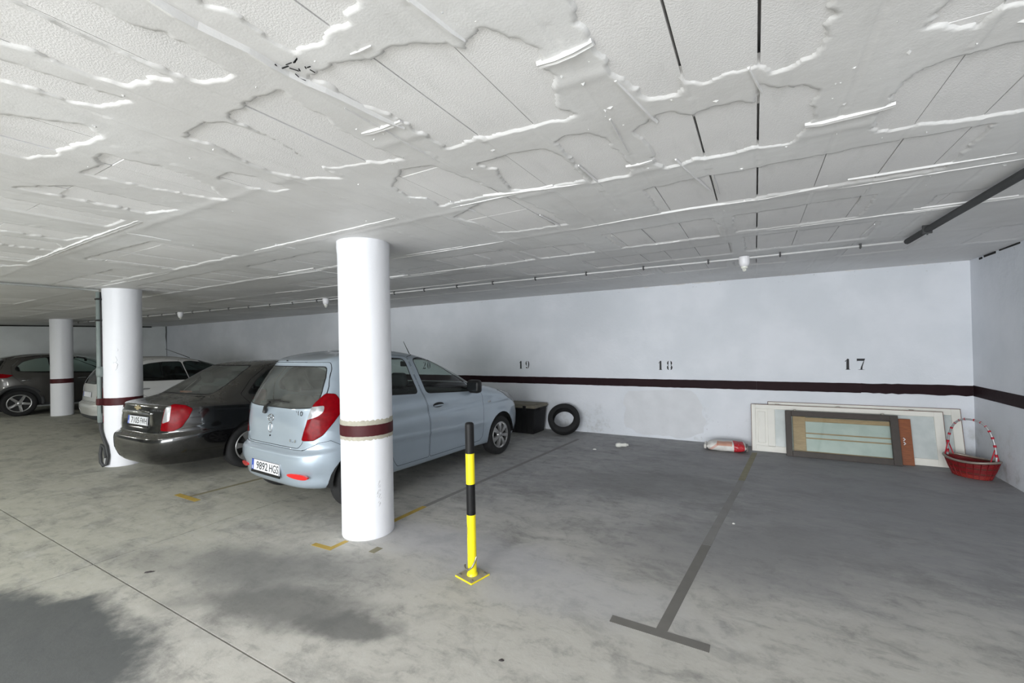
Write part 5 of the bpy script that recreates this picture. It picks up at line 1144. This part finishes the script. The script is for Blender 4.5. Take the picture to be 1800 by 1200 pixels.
# pine frame with an orange stile
W, Hh = 1.24, 0.565
c = leaf('window_leaf', 'pine framed leaf with an orange brown end leaning behind the dark frame', 'window', 0.425, 1.665, Hh, 7.005, 15, 0.03,
     [('stile', 0, 0.145, 0, Hh-0.02, 'wood_pine'), ('stile', W-0.15, W, 0, Hh, 'wood_orange'), ('rail', 0.145, W-0.15, Hh-0.10, Hh-0.045, 'wood_pine'), ('rail', 0.145, W-0.15, 0.0, 0.07, 'wood_pine'), ('rail', 0.145, W-0.15, 0.30, 0.315, 'wood_pine'), ('rail', 0.145, W-0.15, 0.235, 0.25, 'wood_pine')], [(0.14, W-0.145, 0.06, Hh-0.09, 'pane_frosted')])
box('top_plank', 0.06, W-0.15, 0.012, 0.03, Hh-0.03, Hh+0.025, 'wood_pine', c, 0.002, 1)
for z in (0.26, 0.31): mesh('latch', *tube([(W-0.085, -0.003, z-0.018), (W-0.07, -0.010, z), (W-0.085, -0.003, z+0.018)], 0.006, 8), 'lamp_plastic', c, smooth=True)
# dark frame in front
W, Hh = 1.20, 0.615
c = leaf('window_leaf', 'dark brown framed clear glass leaf leaning in front of the white leaves', 'window', 0.335, 1.535, Hh, 6.925, 16, 0.04,
     [('stile', 0, 0.072, 0, Hh, 'wood_dark'), ('stile', W-0.080, W, 0, Hh, 'wood_dark'), ('rail', 0.072, W-0.080, Hh-0.070, Hh, 'wood_dark'), ('rail', 0.072, W-0.080, 0, 0.075, 'wood_dark')], [(0.065, W-0.07, 0.07, Hh-0.065, 'pane_clear')])
for xx in (0.10, W-0.16): box('hinge', xx, xx+0.03, 0.012, 0.03, Hh, Hh+0.02, 'steel_worn', c, 0.003, 1)
# ================================================================== WICKER BASKET
simple('wicker_red', srgb(126, 18, 24), 0.55, var=0.35, vscale=18, bump=0.3, bscale=80); simple('wicker_brown', srgb(92, 40, 28), 0.6, var=0.3, vscale=14)
simple('wicker_red_light', srgb(146, 40, 32), 0.55, var=0.3, vscale=16); simple('rim_silver', srgb(150, 140, 130), 0.4, 0.4, var=0.2, vscale=20); simple('ribbon_red', srgb(186, 24, 48), 0.45); simple('ribbon_silver', srgb(176, 176, 178), 0.35, 0.3)
bk = empty('wicker_basket', (2.075, 6.735, 0.0), R(-46)); tag(bk, 'red oval wicker basket with a tall striped handle in the room corner', 'basket')
def ell(a, b_, z, n=44, sag=0.0): return [(a*math.cos(2*math.pi*i/n), b_*math.sin(2*math.pi*i/n), z+sag*math.cos(2*math.pi*i/n)**2) for i in range(n)]
rows = 13
for k in range(rows):
    t = k/(rows-1); a = 0.155+0.070*t**0.8; b_ = 0.100+0.050*t**0.8; z = 0.010+0.165*t
    o = mesh('coil', *tube(ell(a, b_, z, 44, 0.025*t*t), 0.0085, 6, True), 'wicker_red_light' if k < 3 else ('wicker_red' if k % 4 else 'wicker_brown'), bk, smooth=True)
n = 44; inner = []
V = []; F = []
for k in range(8):
    t = k/7; V += ell(0.150+0.070*t**0.8, 0.095+0.050*t**0.8, 0.010+0.165*t, n, 0.025*t*t)
for k in range(7):
    for i in range(n): j = (i+1) % n; F.append((k*n+i, k*n+j, (k+1)*n+j, (k+1)*n+i))
F.append(tuple(range(n))); mesh('lining', V, F, 'wicker_red', bk, smooth=True)
st0 = None
for i in range(22):
    a = 2*math.pi*i/22; P0 = Vector((0.163*math.cos(a), 0.108*math.sin(a), 0.004)); P1 = Vector((0.234*math.cos(a), 0.159*math.sin(a), 0.18+0.025*math.cos(a)**2))
    mesh('stake', *tube([tuple(P0), tuple(P0.lerp(P1, 0.5)+Vector((0.004*math.cos(a), 0.004*math.sin(a), 0))), tuple(P1)], 0.0045, 5), 'wicker_red', bk, smooth=True)
mesh('rim', *tube(ell(0.236, 0.160, 0.186, 48, 0.028), 0.013, 8, True), 'rim_silver', bk, smooth=True)
hpts = []
for i in range(29):
    a = math.pi*i/28; hpts.append((0.215*math.copysign(abs(math.cos(a))**0.75, math.cos(a)), 0.0, 0.20+0.44*math.sin(a)**0.85))
mesh('handle', *tube(hpts, 0.011, 8), 'ribbon_silver', bk, smooth=True)
for i in range(1, 28, 2):
    p_, q_ = Vector(hpts[i]), Vector(hpts[i+1]); m_ = p_.lerp(q_, 0.55 if i < 9 or i > 19 else 0.25); mesh('ribbon', *tube([tuple(p_), tuple(m_)], 0.0138, 8), 'ribbon_red', bk, smooth=True)
for s_ in (-1, 1):
    for dy in (-0.07, 0.0, 0.07): mesh('brace', *tube([(s_*0.207, 0.0, 0.36), (s_*(0.225-abs(dy)*0.35), dy, 0.205)], 0.0055, 6), 'ribbon_red', bk, smooth=True)
# ================================================================== CEMENT SACK
def m_sack():
    m, nt, b = new_mat('sack_paper'); g = NG(nt); pos = g.n('ShaderNodeTexCoord').outputs['Object']; sep = g.n('ShaderNodeSeparateXYZ'); nt.links.new(pos, sep.inputs[0]); x, y, z = sep.outputs
    c = g.mix(g.ramp(g.noise(pos, 9, 4), 0.35, 0.7), srgb(216, 212, 206), srgb(236, 233, 228))
    u = g.math('ADD', x, g.math('MULTIPLY', y, 0.10))
    red = g.math('MULTIPLY', g.ramp(u, 0.085, 0.088), g.ramp(u, 0.222, 0.219)); c = g.mix(red, c, srgb(190, 30, 42))
    # printed orange block and arm, white flecks on the red band
    og = g.math('MULTIPLY', g.math('MULTIPLY', g.ramp(x, -0.12, -0.117), g.ramp(x, 0.078, 0.075)), g.math('MULTIPLY', g.ramp(z, 0.090, 0.093), g.ramp(y, -0.01, -0.013))); c = g.mix(g.math('MULTIPLY', og, 0.75), c, srgb(206, 130, 92))
    arm = g.math('SUBTRACT', g.math('ADD', x, 0.235), g.math('MULTIPLY', z, 1.2)); ar = g.math('MULTIPLY', g.ramp(g.math('ABSOLUTE', arm), 0.026, 0.022), g.ramp(x, -0.10, -0.103)); c = g.mix(g.math('MULTIPLY', ar, 0.55), c, srgb(210, 132, 108))
    fl = g.math('MULTIPLY', red, g.ramp(g.noise(g.mapv(pos, sc=(1, 1, 2)), 26, 2), 0.60, 0.66)); c = g.mix(g.math('MULTIPLY', fl, 0.6), c, srgb(226, 190, 190))
    g.put(b.inputs['Base Color'], c); b.inputs['Roughness'].default_value = 0.6; nt.links.new(g.bump(g.noise(pos, 14, 5, 0.6), 0.5, 0.02), b.inputs['Normal'])
m_sack(); simple('sack_end', srgb(120, 116, 112), 0.8)
sk = empty('cement_sack', (-0.40, 6.93, 0.0), R(2)); tag(sk, 'white and red paper sack lying on the floor against the back wall', 'sack')
V, F = [], []; nu, nv = 26, 20
for i in range(nu+1):
    u = -1+2*i/nu; f = (1-abs(u)**7)**0.5*0.86+0.14*(1-abs(u)**3)
    for k in range(nv):
        a = 2*math.pi*k/nv; y = 0.145*math.copysign(abs(math.cos(a))**0.55, math.cos(a)); z = 0.064*math.copysign(abs(math.sin(a))**0.7, math.sin(a))*f+0.066
        z += 0.004*math.sin(9*u+3*y*20); z = max(z, 0.0) if math.sin(a) < 0 else z
        V.append((0.255*u, y*(0.93+0.07*f), z))
for i in range(nu):
    for k in range(nv): l = (k+1) % nv; F.append((i*nv+k, (i+1)*nv+k, (i+1)*nv+l, i*nv+l))
F.append(tuple(range(nv))); F.append(tuple(range(nu*nv, (nu+1)*nv))[::-1])
fix(mesh('sack_body', V, F, 'sack_paper', sk, smooth=True))
for s_ in (-1, 1): box('folded_end', s_*0.268-0.020, s_*0.268+0.012, -0.12, 0.12, 0.028, 0.088, 'sack_end' if s_ > 0 else 'sack_paper', sk, 0.01)
# ================================================================== STORAGE BIN AND LOOSE TYRE
simple('bin_black', srgb(16, 16, 18), 0.5); simple('bin_lid', srgb(120, 114, 100), 0.65, var=0.35, vscale=9)
bn = empty('storage_bin', (-3.80, 7.02, 0), R(-2)); tag(bn, 'black plastic storage bin with a dusty grey lid by the back wall', 'bin')
def frustum(x0, y0, x1, y1, z0, z1): return ([(-x0, -y0, z0), (x0, -y0, z0), (x0, y0, z0), (-x0, y0, z0), (-x1, -y1, z1), (x1, -y1, z1), (x1, y1, z1), (-x1, y1, z1)], BOXF)
mesh('tub', *frustum(0.36, 0.20, 0.405, 0.235, 0.0, 0.46), 'bin_black', bn)
for k in range(-3, 4): mesh('rib', *frustum(0.010, 0.010, 0.010, 0.010, 0.03, 0.40), 'bin_black', bn).location = (k*0.11, -0.215, 0)
box('tub_rim', -0.42, 0.42, -0.25, 0.25, 0.435, 0.46, 'bin_black', bn, 0.006, 1)
lid = mesh('lid', *frustum(0.435, 0.262, 0.415, 0.245, 0.462, 0.505), 'bin_lid', bn); box('lid_panel', -0.36, 0.36, -0.19, 0.19, 0.503, 0.515, 'bin_lid', lid, 0.006, 1)
for xx in (-0.12, 0.22): box('latch', xx-0.03, xx+0.03, -0.275, -0.25, 0.42, 0.50, 'bin_black', bn, 0.006, 1)
for s_ in (-1, 1): box('grip', s_*0.43-0.02, s_*0.43+0.02, -0.08, 0.08, 0.41, 0.455, 'bin_black', bn, 0.008, 1)
ty = empty('loose_tyre', (-2.965, 6.93, 0.0)); tag(ty, 'worn black tyre leaning against the wall beside the storage bin', 'tyre')
r_, rm_, hw = 0.278, 0.178, 0.088
prof = [(rm_, -hw*0.72), (rm_+0.012, -hw*0.95), (rm_+0.05, -hw*1.02), (r_-0.018, -hw*0.94), (r_-0.004, -hw*0.74), (r_, -hw*0.4), (r_, hw*0.4), (r_-0.004, hw*0.74), (r_-0.018, hw*0.94), (rm_+0.05, hw*1.02), (rm_+0.012, hw*0.95), (rm_, hw*0.72), (rm_+0.016, hw*0.68), (rm_+0.05, hw*0.86), (r_-0.03, hw*0.80), (r_-0.018, 0), (r_-0.03, -hw*0.80), (rm_+0.05, -hw*0.86), (rm_+0.016, -hw*0.68)]
V, F = lathe(prof, 56, 'y', True); o = fix(mesh('carcass', V, F, 'tyre_rubber', ty, smooth=True)); tl = R(-36); o.rotation_euler = (tl, R(0), R(16))
zmin = min((o.rotation_euler.to_matrix()@Vector(v)).z for v in V); o.location = (0, 0.12, -zmin)
for yy in (-0.035, 0.0, 0.035):
    V, F = lathe([(r_+0.0006, yy-0.004), (r_+0.0006, yy+0.004)], 56, 'y'); mesh('groove', V, F, 'gap_black', o)
# ================================================================== LITTER
simple('tissue_white', srgb(226, 226, 218), 0.6); simple('litter_dark', srgb(34, 26, 28), 0.6); simple('litter_pale', srgb(220, 220, 216), 0.7)
bt = empty('plastic_bottle', (-1.80, 6.50, 0), R(28)); tag(bt, 'small crumpled white plastic bottle lying on the grey floor', 'bottle')
V, F = lathe([(0, -0.09), (0.020, -0.088), (0.032, -0.07), (0.034, -0.03), (0.024, 0.0), (0.026, 0.03), (0.030, 0.055), (0.024, 0.075), (0.016, 0.08)], 18, 'x'); mesh('bottle_body', V, F, 'tissue_white', bt, smooth=True).location = (0, 0, 0.034)
V, F = lathe([(0.018, 0.076), (0.018, 0.10), (0.0, 0.101)], 14, 'x'); mesh('bottle_cap', V, F, 'tissue_white', bt, smooth=True).location = (0, 0, 0.034)
def scrap(name, label, x, y, l, w, h, rz, mat, seed):
    rr = random.Random(seed); n = 10; pts = [(l*math.cos(2*math.pi*i/n)*rr.uniform(0.7, 1.1), w*math.sin(2*math.pi*i/n)*rr.uniform(0.7, 1.1)) for i in range(n)]
    bot = [(a, b_, 0.0) for a, b_ in pts]; top = [(a*0.7, b_*0.7, h*rr.uniform(0.6, 1.1)) for a, b_ in pts]
    F = [tuple(range(n))[::-1], tuple(range(n, 2*n))]+[(i, (i+1) % n, (i+1) % n+n, i+n) for i in range(n)]
    o = mesh(name, bot+top, F, mat); o.location = (x, y, 0.0); o.rotation_euler = (0, 0, rz); tag(o, label, 'litter')
scrap('dry_leaf', 'small dark leaf scrap on the floor at the bottom of the view', -1.148, 1.858, 0.016, 0.007, 0.007, 0.5, 'litter_dark', 1)
scrap('dry_leaf', 'small dark leaf scrap near the floor joint crossing', -3.85, 1.42, 0.035, 0.010, 0.008, 0.8, 'litter_dark', 2)
scrap('paper_scrap', 'tiny white paper scrap left of the plastic bottle', -2.12, 6.20, 0.030, 0.016, 0.012, 0.2, 'litter_pale', 3)
scrap('paper_scrap', 'tiny white paper scrap in the middle of the empty bay', -0.20, 4.18, 0.014, 0.010, 0.008, 0.9, 'litter_pale', 4)
